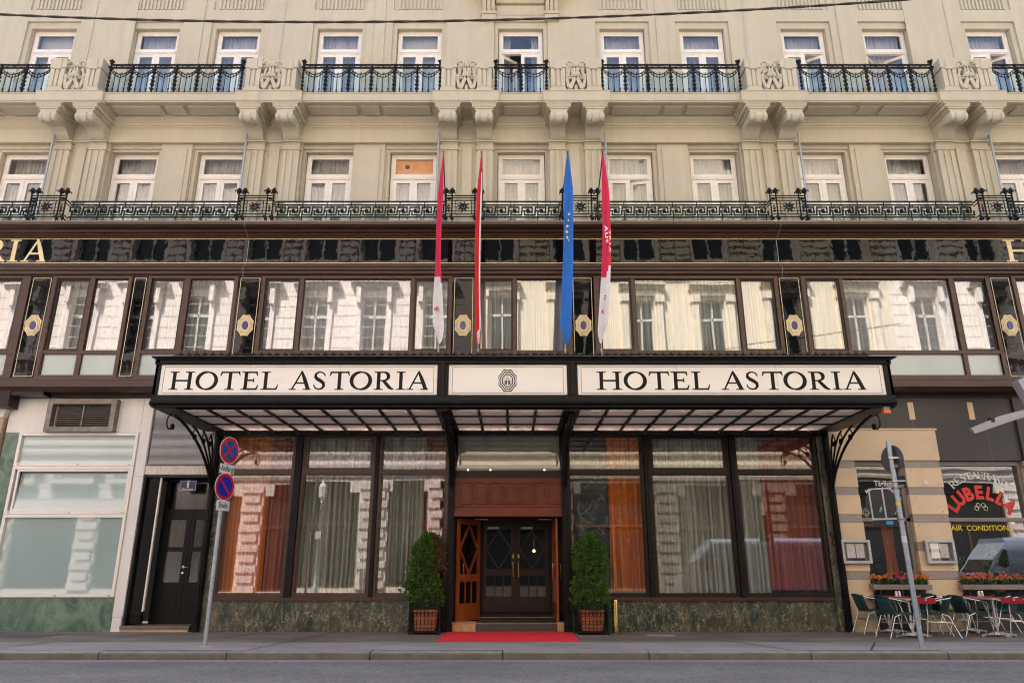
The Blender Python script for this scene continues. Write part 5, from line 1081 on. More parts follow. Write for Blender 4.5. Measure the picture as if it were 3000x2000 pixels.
# flower boxes
for k, (a, b, n) in enumerate(((7.74, 9.0, 5), (9.66, 11.75, 8))):
    bx = thing('flower_box', ['short grey flower box under the narrow restaurant window', 'long grey flower box under the wide restaurant window'][k], 'flower box', ((a+b)/2, -.40, .86)); w = (b-a)/2
    part('trough', MB().box(-w, w, -.13, .10, 0, .105), GRAYF, bx, bevel=.004)
    for s in range(3 if k == 0 else 4):
        x = -w+.15+s*(2*w-.3)/(2 if k == 0 else 3); part('strut', MB().tube([(x, -.08, 0), (x+.12, .12, -.28)], .009, 5), GRAYF, bx); part('strut', MB().tube([(x, .02, 0), (x-.1, .3, -.2)], .008, 5), GRAYF, bx)
    for i in range(n):
        x = -w+.12+(2*w-.24)*i/(n-1)+rnd.uniform(-.03, .03)
        pl_ = thing('flowering_plant', '%s flowering plant, %s in the %s flower box' % (['orange', 'rust and yellow', 'pink', 'salmon'][i % 4 if k == 0 else (i*2+1) % 4], ['first from left', 'second from left', 'third from left', 'fourth from left', 'fifth from left', 'sixth from left', 'seventh from left', 'eighth from left'][i], ['short', 'long'][k]), 'plant', ((a+b)/2+x, -.42, .95), group='flowers in the grey window boxes')
        v, f = leaf_cloud(170, .12, .11, .10, .055, 100+10*k+i); part('leaves', MB().add(v, f), LEAF2, pl_, loc=(0, 0, .07))
        c_ = [(.75, .20, .02), (.42, .13, .04), (.55, .05, .12), (.62, .14, .08)][(i % 4) if k == 0 else (i*2+1) % 4]; nm = 'petals_%d' % [0, 1, 2, 3][(i % 4) if k == 0 else (i*2+1) % 4]
        pm = bpy.data.materials.get(nm) or mat(nm, c_, .6, c2=tuple(q*.7 for q in c_), ns=30)
        m = MB(); r = random.Random(i+50*k)
        for q in range(34):
            cx_, cy_, cz_ = r.gauss(0, .06), r.gauss(-.03, .05), .13+abs(r.gauss(0, .05)); 
            for j in range(5):
                t0 = j*1.256; m.add([(cx_, cy_, cz_), (cx_+.026*math.cos(t0), cy_-.008, cz_+.026*math.sin(t0)), (cx_+.026*math.cos(t0+1), cy_-.008+r.uniform(-.006, .006), cz_+.026*math.sin(t0+1))], [(0, 1, 2)])
        part('blossoms', m, pm, pl_)
AW = thing('awning_arm', 'grey folded awning arm and cassette at the right edge of the picture', 'awning', (11.2, -1.5, 4.5))
part('arm', MB().poly([(-1.38, -.35), (-1.33, -.42), (-.6, -.18), (.3, .04), (.3, .17), (-.7, -.08)], -.05, .05), STEEL if False else mat('grey_awning_metal', (.38, .37, .40), .4, c2=(.34, .33, .36)), AW)
part('arm', MB().poly([(-1.33, -.42), (-1.30, -.46), (-.5, -.20), (.3, .03), (.3, .04), (-.6, -.18)], -.04, .04), bpy.data.materials['grey_awning_metal'], AW)
part('joint', MB().box(-.92, -.84, -.06, .06, -.22, -.12), BLACK, AW)
part('cassette', MB().poly([(-.22, .68), (.5, 1.0), (.5, .1), (-.02, .15)], -.14, .1), bpy.data.materials['grey_awning_metal'], AW)
# ============================================================ STREET SIGNS
SRED = mat('sign_red', (.55, .012, .02), .3); SBLU = mat('sign_blue', (.005, .09, .33), .3); SBLU2 = mat('sign_dark_blue', (.008, .02, .34), .3); SWHT = mat('sign_white', (.68, .67, .65), .35); SBACK = mat('sign_grey_back', (.13, .135, .15), .35, metal=.5)
def disc(r, y0, y1, n=36): return MB().poly([(r*math.cos(k*2*math.pi/n), r*math.sin(k*2*math.pi/n)) for k in range(n)], y0, y1)
def seg(r, half, a0, a1, n=14):     # slice of a disc left between the red bars: keeps 'half' clear of both sides
    pts = []
    for k in range(n+1):
        a = R(a0+(a1-a0)*k/n); pts.append((r*math.cos(a), r*math.sin(a)))
    return pts
SP = thing('sign_post', 'steel pole with two round no-stopping signs, left side of the pavement', 'traffic sign', (-5.31, -3.39, 0))
part('pole', MB().tube([(0, 0, 0), (0, 0, 3.45)], .036, 12), STEEL, SP, smooth=50)
rz = R(69)
def roundsign(z, cross, blue, cx):
    s = bpy.data.objects.new('round_sign', None); col.objects.link(s); s.parent = SP; s.location = (cx, -.06, z); s.rotation_euler = (0, 0, rz)
    part('back', disc(.245, .003, .012), SBACK, s); part('rim', disc(.25, -.001, .003), SWHT, s); part('red_disc', disc(.238, -.003, -.001), SRED, s)
    m = MB(); h = .021; r = .182
    def piece(cond_angles):
        a0, a1 = cond_angles; n = 14
        # region of the blue disc between two bars, offset by h from each bar
        u0 = Vector((math.cos(R(a0)), math.sin(R(a0)))); u1 = Vector((math.cos(R(a1)), math.sin(R(a1))))
        n0 = Vector((-u0.y, u0.x)); n1 = Vector((u1.y, -u1.x)); d = math.asin(h/r); b0 = R(a0)+d; b1 = R(a1)-d
        pts = [(r*math.cos(b0+(b1-b0)*k/n), r*math.sin(b0+(b1-b0)*k/n)) for k in range(n+1)]
        if abs(a1-a0) < 170: c = (n0+n1).normalized()*(h/math.sin(R(a1-a0)/2)); pts.append((c.x, c.y))
        m.poly(pts, -.0045, -.003)
    for k in range(4) if cross else (0, 2): piece((45+90*k-90*0, 135+90*k) if cross else (135+90*k, 315+90*k))
    part('blue_field', m, blue, s)
    return s
roundsign(3.375, True, SBLU, .06); roundsign(2.715, False, SBLU2, .05)
for z, tx, w, h, s_ in ((3.035, '·Anfang·', .37, .17, .145), (2.375, 'Ende', .33, .18, .14)):
    p = part('text_plate', MB().box(-w/2, w/2, -.004, .004, -h/2, h/2), SWHT, SP, loc=(0.05, -.05, z), rot=(0, 0, rz), bevel=.001)
    inst('lettering', text_mesh(tx, INK, s_, .0008, .002, sx=.82), p, (0, -.005, 0))
part('bracket', MB().box(-.05, .05, -.05, .05, 3.37, 3.39).box(-.05, .05, -.05, .05, 2.70, 2.72).box(-.045, .045, -.05, .045, 3.03, 3.045).box(-.045, .045, -.05, .045, 2.37, 2.385), ALU, SP)

SP2 = thing('sign_post', 'leaning grey pole seen with the backs of its round signs, before the restaurant at right', 'traffic sign', (6.95, -3.65, 0)); SP2.rotation_euler = (0, R(-.6), 0)
part('pole', MB().tube([(0, 0, 0), (0, 0, 3.52)], .043, 12), STEEL, SP2, smooth=50)
s = bpy.data.objects.new('round_sign', None); col.objects.link(s); s.parent = SP2; s.location = (.07, .09, 3.20); s.rotation_euler = (0, 0, R(-70))
part('back', disc(.25, -.004, .006), SBACK, s); part('sticker', MB().box(.02, .10, -.006, -.004, -.155, -.12), SWHT, s); part('sticker', MB().box(.04, .09, -.006, -.004, -.115, -.10), YLV, s)
p = part('text_plate', MB().box(-.11, .11, -.004, .004, -.105, .105), SBACK, SP2, loc=(.155, .08, 2.78), rot=(0, 0, R(-70)), bevel=.002); part('sticker', MB().box(-.08, .06, -.006, -.004, -.09, -.05), SWHT, p)
part('clamp', MB().box(-.07, .17, -.055, .06, 3.19, 3.22).box(-.07, .17, -.055, .06, 2.775, 2.80), ALU, SP2)
f = bpy.data.objects.new('sign_frame', None); col.objects.link(f); f.parent = SP2; f.location = (0, 0, 2.42); f.rotation_euler = (0, 0, R(-32))
part('frame', MB().box(-.46, 0, -.012, .012, .24, .265).box(-.46, 0, -.012, .012, -.30, -.275).box(-.46, -.435, -.012, .012, -.275, .24).box(-.24, -.215, -.012, .012, -.275, .24), STEEL, f)
part('round_back', disc(.27, .02, .03), mat('sign_black_back', (.012, .012, .014), .3), f, loc=(-.27, 0, .0)); part('sticker', MB().poly([(-.03, -.06), (.0, -.07), (.03, 0), (.03, .03), (0, .02)], .014, .018), mat('sticker_blue', (.15, .32, .45), .5), f, loc=(-.30, 0, -.09))
part('flyer_plate', MB().box(-.46, -.06, -.02, -.012, -.42, -.30), BLACK, f); part('flyer', MB().box(-.24, -.13, -.024, -.02, -.385, -.325), mat('flyer_cyan', (.02, .30, .55), .5), f)
for z in (.25, -.29): part('clamp', MB().tube([(.06*math.cos(t), .06*math.sin(t), z) for t in [q*math.pi/5 for q in range(10)]], .012, 6, True), ALU, f)
part('sticker', MB().lathe([(.0435, 2.36), (.0445, 2.36), (.0445, 2.41), (.0435, 2.41)], n=12), YLV, SP2); part('sticker', MB().lathe([(.0435, 1.72), (.0445, 1.72), (.0445, 1.83), (.0435, 1.83)], n=12), SWHT, SP2)

# ============================================================ POTTED BUSHES AT THE ENTRANCE
def cage(x, y, lbl):
    c = thing('iron_planter_cage', lbl, 'planter', (x, y, 0), group='iron cages beside the entrance'); w, h = .31, .60
    m = MB()
    for sx in (-1, 1):
        for sy in (-1, 1): m.box(sx*w-.014, sx*w+.014, sy*w-.014, sy*w+.014, .0, h)
    for z in (.05, h): 
        for s in (-1, 1): m.box(-w, w, s*w-.012, s*w+.012, z-.012, z+.012); m.box(s*w-.012, s*w+.012, -w, w, z-.012, z+.012)
    part('frame', m, IRON, c)
    for sx, sy, hor in ((0, -1, 1), (0, 1, 1), (-1, 0, 0), (1, 0, 0)):
        g = MB()
        for k in range(-3, 4):
            a = k*.078
            if hor: g.box(a-.006, a+.006, sy*w-.006, sy*w+.006, .06, h)
            else: g.box(sx*w-.006, sx*w+.006, a-.006, a+.006, .06, h)
        for z in (.12, .42, .50):
            if hor: g.box(-w, w, sy*w-.005, sy*w+.005, z-.006, z+.006)
            else: g.box(sx*w-.005, sx*w+.005, -w, w, z-.006, z+.006)
        for k in range(-3, 3):
            for z, r_ in ((.235, .037), (.385, .032)):
                a = (k+.5)*.078; P = [(a+r_*math.cos(t), sy*(w+.004), z+r_*math.sin(t)) if hor else (sx*(w+.004), a+r_*math.cos(t), z+r_*math.sin(t)) for t in [q*math.pi/5 for q in range(10)]]
                g.tube(P, .006, 4, True)
        part('grid_panel', g, IRON, c)
    part('floor', MB().box(-w, w, -w, w, .05, .065), IRON, c)
    return c
def potted(x, y, lblp, lblt, h0, seed, brown):
    p = thing('terracotta_pot', lblp, 'pot', (x, y, .066)); part('pot', MB().poly([(-.2, 0), (.2, 0), (.235, .36), (-.235, .36)], -.2, .2), TERRA, p, bevel=.008); part('rim', MB().box(-.255, .255, -.235, .235, .36, .41), TERRA, p, bevel=.008); part('soil', MB().box(-.23, .23, -.21, .21, .41, .42), BLACK, p)
    t = thing('thuja_bush', lblt, 'bush', (x, y, .49)); part('trunk', MB().tube([(0, 0, 0), (.01, .01, .4), (0, 0, 1.2)], [.03, .024, .01], 7), mat('bark', (.10, .07, .05), .9) if 'bark' not in bpy.data.materials else bpy.data.materials['bark'], t)
    r = random.Random(seed)
    cl = []      # fans of scale leaves, set in clumps over an uneven column
    H0 = h0
    def rad(z, a):
        u = z/H0
        base = (.27+.20*math.sin(math.pi*min(1, (u+.12)/.62)))*1.0 if u < .5 else .44-.20*((u-.5)/.5)**1.5
        if seed == 1: base *= (1 + .28*max(0, math.cos(a-math.pi))*(1 if .1 < u < .5 else .1)) * (1 if u > .5 or math.cos(a) < 0 else .82)
        return base*(.86+.12*math.sin(3*a+7*u+seed)+.08*math.sin(7*a-11*u))*min(1, (1.04-u)*7)
    def fan(m, c, d, s):
        up = Vector((0, 0, 1)); e = d.cross(up).normalized() if abs(d.z) < .95 else Vector((1, 0, 0)); e.rotate(Matrix.Rotation(r.uniform(0, math.pi), 3, d))
        k = len(m.v); m.v += [tuple(c), tuple(c+d*s*.55+e*s*.34), tuple(c+d*s), tuple(c+d*s*.5-e*s*.34)]; m.f.append((k, k+1, k+2, k+3)); m.m.append(0)
    mG, mB = MB(), MB()
    for q in range(760):
        z = r.uniform(.0, 1)**.95*H0; a = r.uniform(0, 2*math.pi); rr = rad(z, a)*(r.uniform(.55, 1.03))
        cc = Vector((rr*math.cos(a)*.98, rr*math.sin(a)*.9, z)); out = Vector((math.cos(a), math.sin(a), .75)).normalized()
        tgt = mB if (brown and math.cos(a) > .55 and z > .45*H0 and r.random() < .8) else mG
        for j in range(15):
            d = (out + Vector((r.gauss(0, .55), r.gauss(0, .55), r.gauss(0, .45)))).normalized(); fan(tgt, cc+Vector((r.gauss(0, .022), r.gauss(0, .022), r.gauss(0, .03))), d, r.uniform(.03, .062))
    part('foliage', mG, LEAF, t); 
    if brown: part('browned_foliage', mB, mat('dead_thuja', (.16, .055, .03), .8, transl=.2), t, label='browned foliage on the right side')
    core = MB(); core.lathe([(max(.02, rad(z, 0)*.62), z) for z in [H0*k/12 for k in range(12)]]+[(.01, H0*.93)], n=12); part('shade_core', core, mat('inner_shade', (.02, .04, .012), .9) if 'inner_shade' not in bpy.data.materials else bpy.data.materials['inner_shade'], t)  # solid core filling the bush, shade between sprays painted into its colour
cage(-1.80, -.68, 'black iron cage planter left of the entrance'); cage(1.66, -.74, 'black iron cage planter right of the entrance')
potted(-1.80, -.68, 'square terracotta pot inside the cage left of the entrance', 'green conifer bush with a browned right side, left of the entrance', 1.50, 1, True)
potted(1.66, -.74, 'square terracotta pot inside the cage right of the entrance', 'full green conifer bush right of the entrance', 1.48, 4, False)
b = thing('ash_stand', 'slim brass cylinder ash stand beside the right bush', 'ash stand', (2.17, -.62, 0)); part('cylinder', MB().lathe([(0, .02), (.068, .02), (.068, .62), (.062, .66)], n=20), BRASS, b, smooth=40); part('base', MB().lathe([(0, 0), (.09, 0), (.09, .018), (.07, .03)], n=20), BRASS, b); part('sand_tray', MB().lathe([(0, .64), (.062, .64), (.06, .65), (0, .65)], n=16), BLACK, b)

# ============================================================ CAFE FURNITURE
def make_chair(name, lbl, x, y, rz):
    t = thing(name, lbl, 'chair', (x, y, 0), rz, 'green bistro chairs on the pavement')   # faces local +x
    for s in (-1, 1):
        part('armrest_leg', MB().tube([(.30, s*.26, .0), (.24, s*.265, .42), (.235, s*.27, .60), (.20, s*.275, .655), (.10, s*.272, .672), (-.22, s*.235, .735)], .0125, 8), ALU, t, smooth=50)
        part('leg', MB().tube([(-.30, s*.245, 0), (-.14, s*.235, .40), (-.02, s*.235, .44)], .0125, 8), ALU, t, smooth=50)
        part('leg', MB().tube([(.23, s*.25, .43), (.05, s*.235, .25), (-.14, s*.235, .40)], .009, 6), ALU, t, smooth=50) if False else None
    part('back_tube', MB().tube([(-.22, -.235, .735), (-.27, -.15, .765), (-.285, 0, .775), (-.27, .15, .765), (-.22, .235, .735)], .014, 8), GREENC, t, smooth=50)
    g = MB(); P = []
    prof = [(-.26, .76), (-.235, .66), (-.20, .55), (-.165, .465), (-.10, .435), (0, .43), (.12, .435), (.21, .445), (.225, .43)]
    n = 9
    for i, (px, pz) in enumerate(prof):
        for k in range(n):
            u = k/(n-1)*2-1; hwd = .225 if i > 3 else .235
            bow = .035*(u*u) if i < 4 else 0
            P.append((px+bow, u*hwd, pz + (.012*u*u if i > 3 else 0)))
    fs = [(i*n+k, i*n+k+1, (i+1)*n+k+1, (i+1)*n+k) for i in range(len(prof)-1) for k in range(n-1)]
    top = MB().add(P, fs); m2 = len(P)
    me = top.mesh('woven_shell', GREENC); bm = bmesh.new(); bm.from_mesh(me); bmesh.ops.solidify(bm, geom=bm.faces[:], thickness=.018); bm.to_mesh(me); bm.free(); me.shade_smooth()
    inst('woven_shell', me, t)
    part('seat_tube', MB().tube([(-.12, -.225, .44), (.20, -.225, .44), (.235, -.18, .44), (.235, .18, .44), (.20, .225, .44), (-.12, .225, .44)], .014, 8), GREENC, t, smooth=50)
    part('stretcher', MB().tube([(.262, -.262, .30), (.262, .262, .30)], .008, 6).tube([(-.19, -.24, .28), (-.19, .24, .28)], .008, 6).tube([(.262, -.262, .30), (-.19, -.24, .28)], .008, 6).tube([(.262, .262, .30), (-.19, .24, .28)], .008, 6), ALU, t)
    return t
ch0 = make_chair('bistro_chair', 'green woven chair at the far left, at the back of the left table row', 7.52, -.66, R(2))
for x, y, rz_, lbl in ((7.50, -1.74, 6, 'green woven chair at the front left, left of the leaning grey pole'), (8.60, -.58, 178, 'green woven chair at the back, between the two table rows facing left'), (8.42, -1.60, 166, 'green woven chair with a bright armrest just right of the grey pole'),
        (9.18, -.45, 0, 'green woven chair at the back left of the right table row'), (9.20, -1.32, 4, 'green woven chair at the front left of the right table row'), (10.30, -.45, 182, 'green woven chair at the back right of the right table row'), (10.12, -1.40, 172, 'green woven chair cut by the right edge of the picture')):
    copy_tree(ch0, (x, y, 0), R(rz_), label=lbl)
TTOP = mat('beige_table_top', (.50, .40, .30), .5, c2=(.40, .31, .23), ns=4)
def make_table(lbl, x, y):
    t = thing('bistro_table', lbl, 'table', (x, y, 0), 0, 'pavement tables')
    part('table_top', MB().box(-.30, .30, -.49, .49, .70, .73), TTOP, t, bevel=.004)
    part('column', MB().tube([(0, 0, .08), (0, 0, .70)], .028, 8), ALU, t, smooth=50)
    part('column', MB().tube([(-.22, .0, .69), (.0, 0, .1)], .012, 6).tube([(.22, .0, .69), (.0, 0, .1)], .012, 6), ALU, t, smooth=50)
    for s in (-1, 1): part('foot', MB().poly([(0, .10), (s*.06, .095), (s*.34, .04), (s*.345, .0), (s*.30, 0), (s*.28, .018), (0, .03)], -.04, .04), ALU, t, bevel=.004)
    part('foot', MB().box(-.035, .035, -.30, .30, .0, .05), ALU, t, bevel=.006)
    return t
t0 = make_table('front table of the left row, its edge hidden by the leaning pole', 7.90, -1.56)
for x, y, lbl in ((7.96, -.55, 'rear table of the left row against the sandstone pier'), (9.68, -1.40, 'front table of the right row'), (9.72, -.39, 'rear table of the right row under the wide flower box')): copy_tree(t0, (x, y, 0), label=lbl)
RUN = mat('red_table_runner', (.36, .008, .02), .85, c2=(.30, .006, .016), ns=6)
for k, (x, y0, y1) in enumerate(((7.97, -2.05, -.06), (9.77, -1.89, .0))):
    m = MB(); m.box(x-.23, x+.21, y0-.004, y1, .732, .738); m.box(x-.23, x+.21, y0-.010, y0-.004, .64, .738); 
    r_ = tag(part('table_runner', m, RUN), ['red cloth runner along the left row of tables', 'red cloth runner along the right row of tables'][k], 'table runner')
    c = thing('condiment_stand', ['glass condiment stand on the left row of tables', 'glass condiment stand on the right row of tables'][k], 'condiment stand', (x-.02, y0+.95, .738))
    part('rack', MB().box(-.06, .06, -.03, .03, 0, .01).tube([(0, 0, 0), (0, 0, .17)], .004, 5).tube([(.016*math.cos(t), 0, .185+.016*math.sin(t)) for t in [q*.628 for q in range(10)]], .003, 4, True), ALU, c)
    for s in (-1, 1):
        sh = part('shaker', MB().lathe([(.024, .01), (.026, .05), (.02, .09)], (s*.034, 0, 0), 10), mat('shaker_glass', (.75, .72, .70), .15) if 'shaker_glass' not in bpy.data.materials else bpy.data.materials['shaker_glass'], c, smooth=40); part('lid', MB().lathe([(.021, .09), (.018, .105), (0, .11)], (s*.034, 0, 0), 10), ALU, sh)
    tag(part('napkin_clip', MB().tube([(.018*math.cos(t), 0, .025*math.sin(t)) for t in [q*.628 for q in range(10)]], .006, 6, True), SWHT, loc=(x+.02, y0-.02, .72)), ['white ring clip at the front edge of the left red runner', 'white ring clip at the front edge of the right red runner'][k], 'clip')

# ============================================================ CABLES
P = []
for k in range(61):
    x = -12+26*k/60; z = 0
    P.append((x, -9, z))
cz = lambda x: -0.00006*x*x*x+0.00597*x*x+0.03149*x+8.24884
m = MB()
for ph in (0, math.pi):
    m.tube([(-12+26*k/420, -9+.007*math.sin(k*.55+ph), cz(-12+26*k/420)+.007*math.cos(k*.55+ph)) for k in range(421)], .0115, 5)
tag(part('overhead_cable', m, CABLE), 'twisted black cable sagging across the street in front of the top windows', 'cable')
for k, (x, zt, cc) in enumerate(((-6.42, 16.9, 0), (6.55, 16.9, 1))):
    m = MB(); dx = .35
    m.tube([(x, -.05, 17.6), (x-.03, -.05, 14.1), (x-.03, -.9, 13.6), (x-.05, -1.08, 13.02), (x-.05, -1.10, 12.7), (x+.12, -.35, 11.85), (x+.13, -.24, 11.7), (x+.10, -.24, 9.6), (x-.05, -1.03, 9.33), (x-.05, -1.03, 9.2), (x-.05, -.62, 9.0), (x-.05, -.615, 8.4), (x-.05, -.8, 8.2), (x-.05, -.70, 7.95)], .006, 5)
    tag(part('conductor_wire', m, STEEL), ['thin wire running down the facade left of the flags', 'thin wire running down the facade right of the flags'][k], 'wire')

# ============================================================ THE OTHER SIDE OF THE STREET (seen in the window reflections)
def opposite(name, lbl, x0, x1, c, kind, top, seed, piers=None):
    B = thing(name, lbl, 'building', ((x0+x1)/2, -21, 0)); M1 = mat(name+'_render', c, .8, c2=tuple(q*.93 for q in c), ns=.5); M2 = mat(name+'_trim', tuple(min(.85, q*1.04) for q in c), .8)
    DK = bpy.data.materials.get('opposite_glass') or mat('opposite_glass', (.02, .025, .03), .08)
    FRM = bpy.data.materials.get('opposite_frame') or mat('opposite_frame', (.6, .58, .55), .5)
    OR = bpy.data.materials.get('opposite_door') or mat('opposite_door', (.12, .06, .035), .5)
    YO = -21.0; cx = (x0+x1)/2; GS = M2 if not kind else mat('shaded_rusticated_stone', (.17, .15, .125), .8)  # palace ground storey: its shade is put into a darker stone colour
    def op(nm, mb, m, par=None): mb.v = [(x-cx, y-YO, z) for x, y, z in mb.v]; return part(nm, mb, m, par or B)
    bay = 3.7 if kind else 3.1; n = max(1, int((x1-x0)/bay)); bay = (x1-x0)/n;  xc = [x0+bay*(k+.5) for k in range(n)]
    holes = []; pr_ = piers or [x0]+[x0+5.2*k for k in range(1, int((x1-x0)/5.2))]+[x1]; gr = [((a+b)/2, (b-a)/2-.55) for a, b in zip(pr_, pr_[1:])]
    for x, gw in gr: holes += [(x-gw, x+gw, .4, 5.0), (x-gw*.8, x+gw*.8, 5.0, 5.55)]
    for x in xc: holes += [(x-.66, x+.66, 12.1, 15.3), (x-.9, x+.9, 17.4, 20.6)]
    op('wall', MB().wall(x0, x1, -.12, top, YO, [(a, b, c_, d) for a, b, c_, d in holes], -.35), M1)
    op('back', MB().box(x0, x1, YO-12, YO-.9, -.1, top+.5), BLACK if False else M1)
    for x, gw in gr:
        w = op('shop_window', MB().box(x-gw, x+gw, YO-.33, YO-.3, .4, 5.55), DK); op('frame', MB().ring(x-gw, x+gw, .4, 5.0, .10, YO-.3, YO-.2).box(x-gw, x+gw, YO-.3, YO-.2, 3.4, 3.5).box(x-.05, x+.05, YO-.3, YO-.2, .4, 3.4), OR, None)
    for x in xc:
        for a, b, c_, d in ((x-.66, x+.66, 12.1, 15.3), (x-.9, x+.9, 17.4, 20.6)):
            op('window', MB().box(a, b, YO-.33, YO-.3, c_, d), DK); op('window_frame', MB().ring(a, b, c_, d, .09, YO-.3, YO-.22).box(x-.04, x+.04, YO-.3, YO-.2, c_, d).box(a, b, YO-.3, YO-.2, d-(d-c_)*.36, d-(d-c_)*.36+.12), FRM)
    # ground floor: banded masonry piers between the arches
    m = MB()
    for i in range(len(gr)+1):
        a = x0 if i == 0 else gr[i-1][0]+gr[i-1][1]+.03; b = x1 if i == len(gr) else gr[i][0]-gr[i][1]-.03
        for k in range(11):
            z = .35+.48*k
            aa, bb = a, b
            e = .13 if k % 2 else .0
            m.box(aa+e, bb-e, YO, YO+.14, z, z+.33)
    op('banded_masonry', m, GS)
    m = MB().prof([(YO, 5.75), (YO+.1, 5.75), (YO+.16, 5.9), (YO+.16, 6.1), (YO+.3, 6.2), (YO+.34, 6.4), (YO, 6.45)], x0, x1); op('string_course', m, M2)
    if kind: op('ground_storey', MB().wall(x0, x1, -.1, 5.74, YO+.01, [h for h in holes if h[3] < 6], -.02), GS)
    m = MB(); m.prof([(YO, 8.5), (YO+.1, 8.5), (YO+.15, 8.62), (YO+.38, 8.75), (YO+.42, 8.95), (YO, 9.05)], x0, x1); m.prof([(YO, 7.95), (YO+.18, 8.0), (YO+.18, 8.12), (YO, 8.15)], x0, x1); m.prof([(YO, 6.9), (YO+.2, 6.95), (YO+.22, 7.1), (YO, 7.12)], x0, x1); m.prof([(YO, 7.4), (YO+.12, 7.42), (YO+.12, 7.55), (YO, 7.56)], x0, x1)
    m.prof([(YO, 16.75), (YO+.12, 16.75), (YO+.2, 16.9), (YO+.45, 16.95), (YO+.5, 17.1), (YO, 17.2)], x0, x1)
    m.prof([(YO, top-1.0), (YO+.15, top-1.0), (YO+.3, top-.6), (YO+.9, top-.4), (YO+1.0, top), (YO, top+.1)], x0, x1)
    op('cornices', m, M2)
    m = MB()
    for x in xc:
        for s in (-1, 1):
            if kind: m.box(x+s*.95-.17, x+s*.95+.17, YO, YO+.22, 12.2, 15.1); m.box(x+s*.95-.24, x+s*.95+.24, YO, YO+.32, 15.1, 15.5); m.box(x+s*.95-.23, x+s*.95+.23, YO, YO+.28, 11.9, 12.2)
            else: m.box(x+s*.80-.12, x+s*.80+.12, YO, YO+.36, 14.9, 15.75); m.box(x+s*.80-.13, x+s*.80+.13, YO, YO+.12, 11.9, 14.9)
        m.prof([(YO, 15.8), (YO+.3, 15.8), (YO+.35, 15.9), (YO+.5, 16.0), (YO+.5, 16.1), (YO, 16.15)], x-1.25, x+1.25)
        if kind: m.poly([(x-1.25, 16.16), (x+1.25, 16.16), (x, 16.7)], YO, YO+.45); m.box(x-1.1, x+1.1, YO, YO+.2, 15.5, 15.8)
        m.box(x-1.25, x+1.25, YO, YO+.5, 11.65, 11.9)
        for q in range(7): m.lathe([(.05, 11.0), (.09, 11.2), (.05, 11.5), (.07, 11.65)], (x-1.0+q*.333, YO+.3, 0), 6)
        m.box(x-1.2, x+1.2, YO, YO+.42, 10.75, 11.0)
        m.ring(x-1.08, x+1.08, 17.25, 20.8, .17, YO, YO+.14)
    op('window_dressings', m, M2)
    m = MB()
    for i in range(len(xc)+1):
        a = x0 if i == 0 else xc[i-1]+1.12; b = x1 if i == len(xc) else xc[i]-1.12
        for k in range(11):
            z = 17.35+.42*k
            if z+.34 > top-1: break
            if k % 2: m.box(a+.03, b-.03, YO, YO+.22, z, z+.28)
            else: mid = (a+b)/2; m.box(a+.03, mid-.03, YO, YO+.22, z, z+.28); m.box(mid+.03, b-.03, YO, YO+.22, z, z+.28)
    op('rusticated_blocks', m, M2)
    if not kind:
        m = MB()
        for k in range(11):
            z = 9.4+.6*k
            if z < 16.7: m.box(x0, x1, YO-.004, YO+.006, z, z+.045)
        op('course_lines', m, GRAN)
    return B
opposite('opposite_townhouse', 'pinkish white town house across the street, seen only in reflections', -34, -2.6, (.74, .66, .64), 0, 25.0, 1, [-34, -29, -25.5, -21.2, -18.3, -13, -6.9, -3.8, -2.6-.6])
opposite('opposite_palace', 'warm beige pilastered town house across the street, seen only in reflections', -2.6, 20.4, (.70, .62, .50), 1, 26.5, 2)
opposite('opposite_corner_house', 'white stone house across the street at right, seen only in reflections', 20.4, 42, (.76, .70, .66), 0, 25.5, 3)
m = MB().box(-60, 60, -30, -17.9, -.3, .01); struct('far_pavement', m, mat('pale_paving', (.15, .14, .13), .8))
V = thing('parked_van', 'white delivery van parked on the far kerb, seen only in reflections', 'van', (9.4, -12.4, -.12))
VP = mat('van_paint', (.26, .31, .42), .2, coat=.6); 
m = MB().prof([(0, 0)]*0 or [(-.95, .45), (-.95, 1.6), (-.86, 2.45), (-.7, 2.58), (.7, 2.58), (.86, 2.45), (.95, 1.6), (.95, .45)], -2.0, 2.9)
m.add([(-2.0,-.95,.45),(-2.0,.95,.45),(-2.0,-.86,2.4),(-2.0,.86,2.4),(-3.0,-.9,1.25),(-3.0,.9,1.25),(-3.2,-.85,.5),(-3.2,.85,.5),(-2.0,-.95,1.25),(-2.0,.95,1.25)], [(2,3,5,4),(4,5,7,6),(0,8,4,6),(1,7,5,9),(2,4,8),(3,9,5),(6,7,1,0)])
part('body', m, VP, V); part('windscreen', MB().add([(-2.12,-.74,2.25),(-2.12,.74,2.25),(-2.94,.8,1.33),(-2.94,-.8,1.33)], [(0,1,2,3)]), BLACK, V)
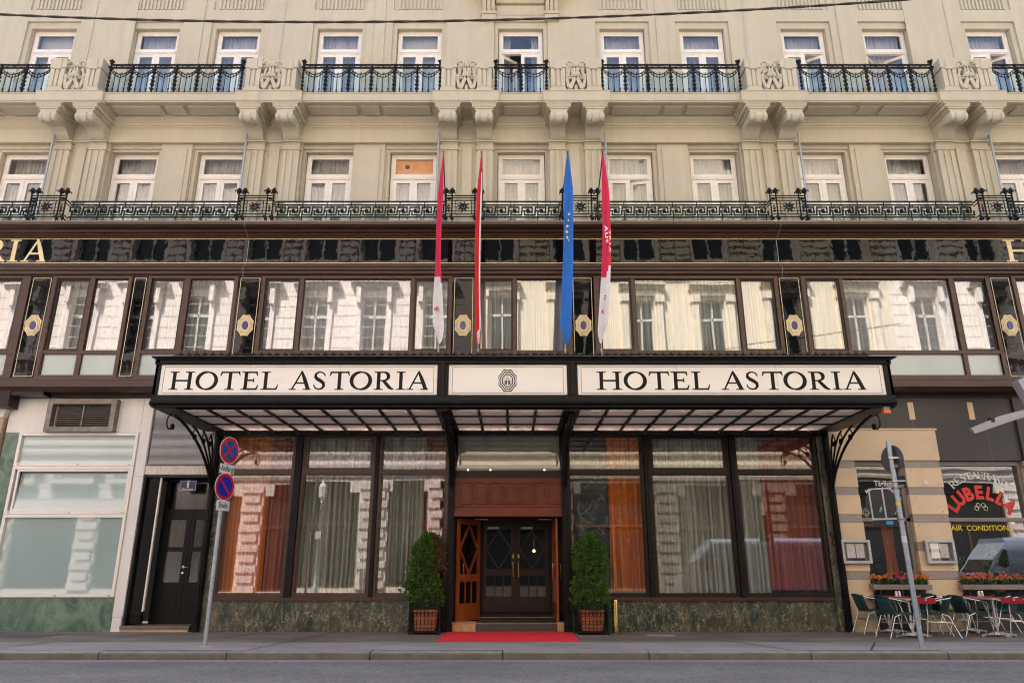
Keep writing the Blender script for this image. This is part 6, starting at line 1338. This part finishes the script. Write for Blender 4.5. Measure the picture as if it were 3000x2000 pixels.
for x in (-2.2, 2.0):
    for s in (-1, 1): w_ = part('wheel', MB().lathe([(0, -.11), (.34, -.11), (.36, 0), (.34, .11), (0, .11)], (0, 0, 0), 20, 'y'), BLACK, V, (x, s*.86, .36)); part('rim', MB().lathe([(0, -.12), (.2, -.12), (.2, .12), (0, .12)], (0, 0, 0), 12, 'y'), STEEL, w_)
    
for x in (-2.55,):
    for s in (-1, 1): part('side_window', MB().add([(-2.05, s*.93, 1.5), (-2.7, s*.90, 1.4), (-2.15, s*.88, 2.15), (-2.02, s*.88, 2.15)], [(0, 1, 2, 3)]), BLACK, V)

copy_tree(V, (20.6, -12.6, -.12), label='second delivery van seen in the restaurant window reflection')
LP = thing('street_lamp', 'tall grey street lamp on the far pavement, seen only in reflections', 'street lamp', (-8.7, -18.3, 0))
part('column', MB().lathe([(.16, 0), (.16, .5), (.10, .6), (.07, 1.2), (.06, 4.2), (.09, 4.25), (.05, 4.35)], n=10), STEEL, LP, smooth=50); part('lantern', MB().lathe([(.06, 4.35), (.17, 4.5), (.20, 5.0), (.08, 5.15), (.02, 5.35)], n=8), SIGNW, LP); part('notice', MB().box(-.12, .12, .17, .18, 2.6, 2.95), SWHT, LP)

r = random.Random(5); m = MB(); m2 = MB()
for k in range(170):
    x, y, q = r.uniform(-12, 12), r.uniform(-4.0, -.4), r.uniform(.008, .022); z = .002 if y > -2.61 else .0015
    m.add([(x+q*math.cos(t), y+q*.9*math.sin(t), z) for t in [j*1.047 for j in range(6)]], [(0, 1, 2, 3, 4, 5)])
for k in range(60):
    x, y, q = r.uniform(-11, 11), r.uniform(-8.5, -4.45), r.uniform(.008, .02)
    m2.add([(x+q*math.cos(t+k), y+q*math.sin(t+k)*.6, -.116) for t in (0, 1.4, 2.6, 4.4)], [(0, 1, 2, 3)])
part('gum_spots', m, mat('old_gum', (.09, .08, .075), .8), PVI, kind='stuff')
tag(part('paper_scraps', m2, mat('paper_scrap', (.55, .53, .52), .8), kind='stuff'), 'tiny pale scraps of litter scattered on the road', 'litter')
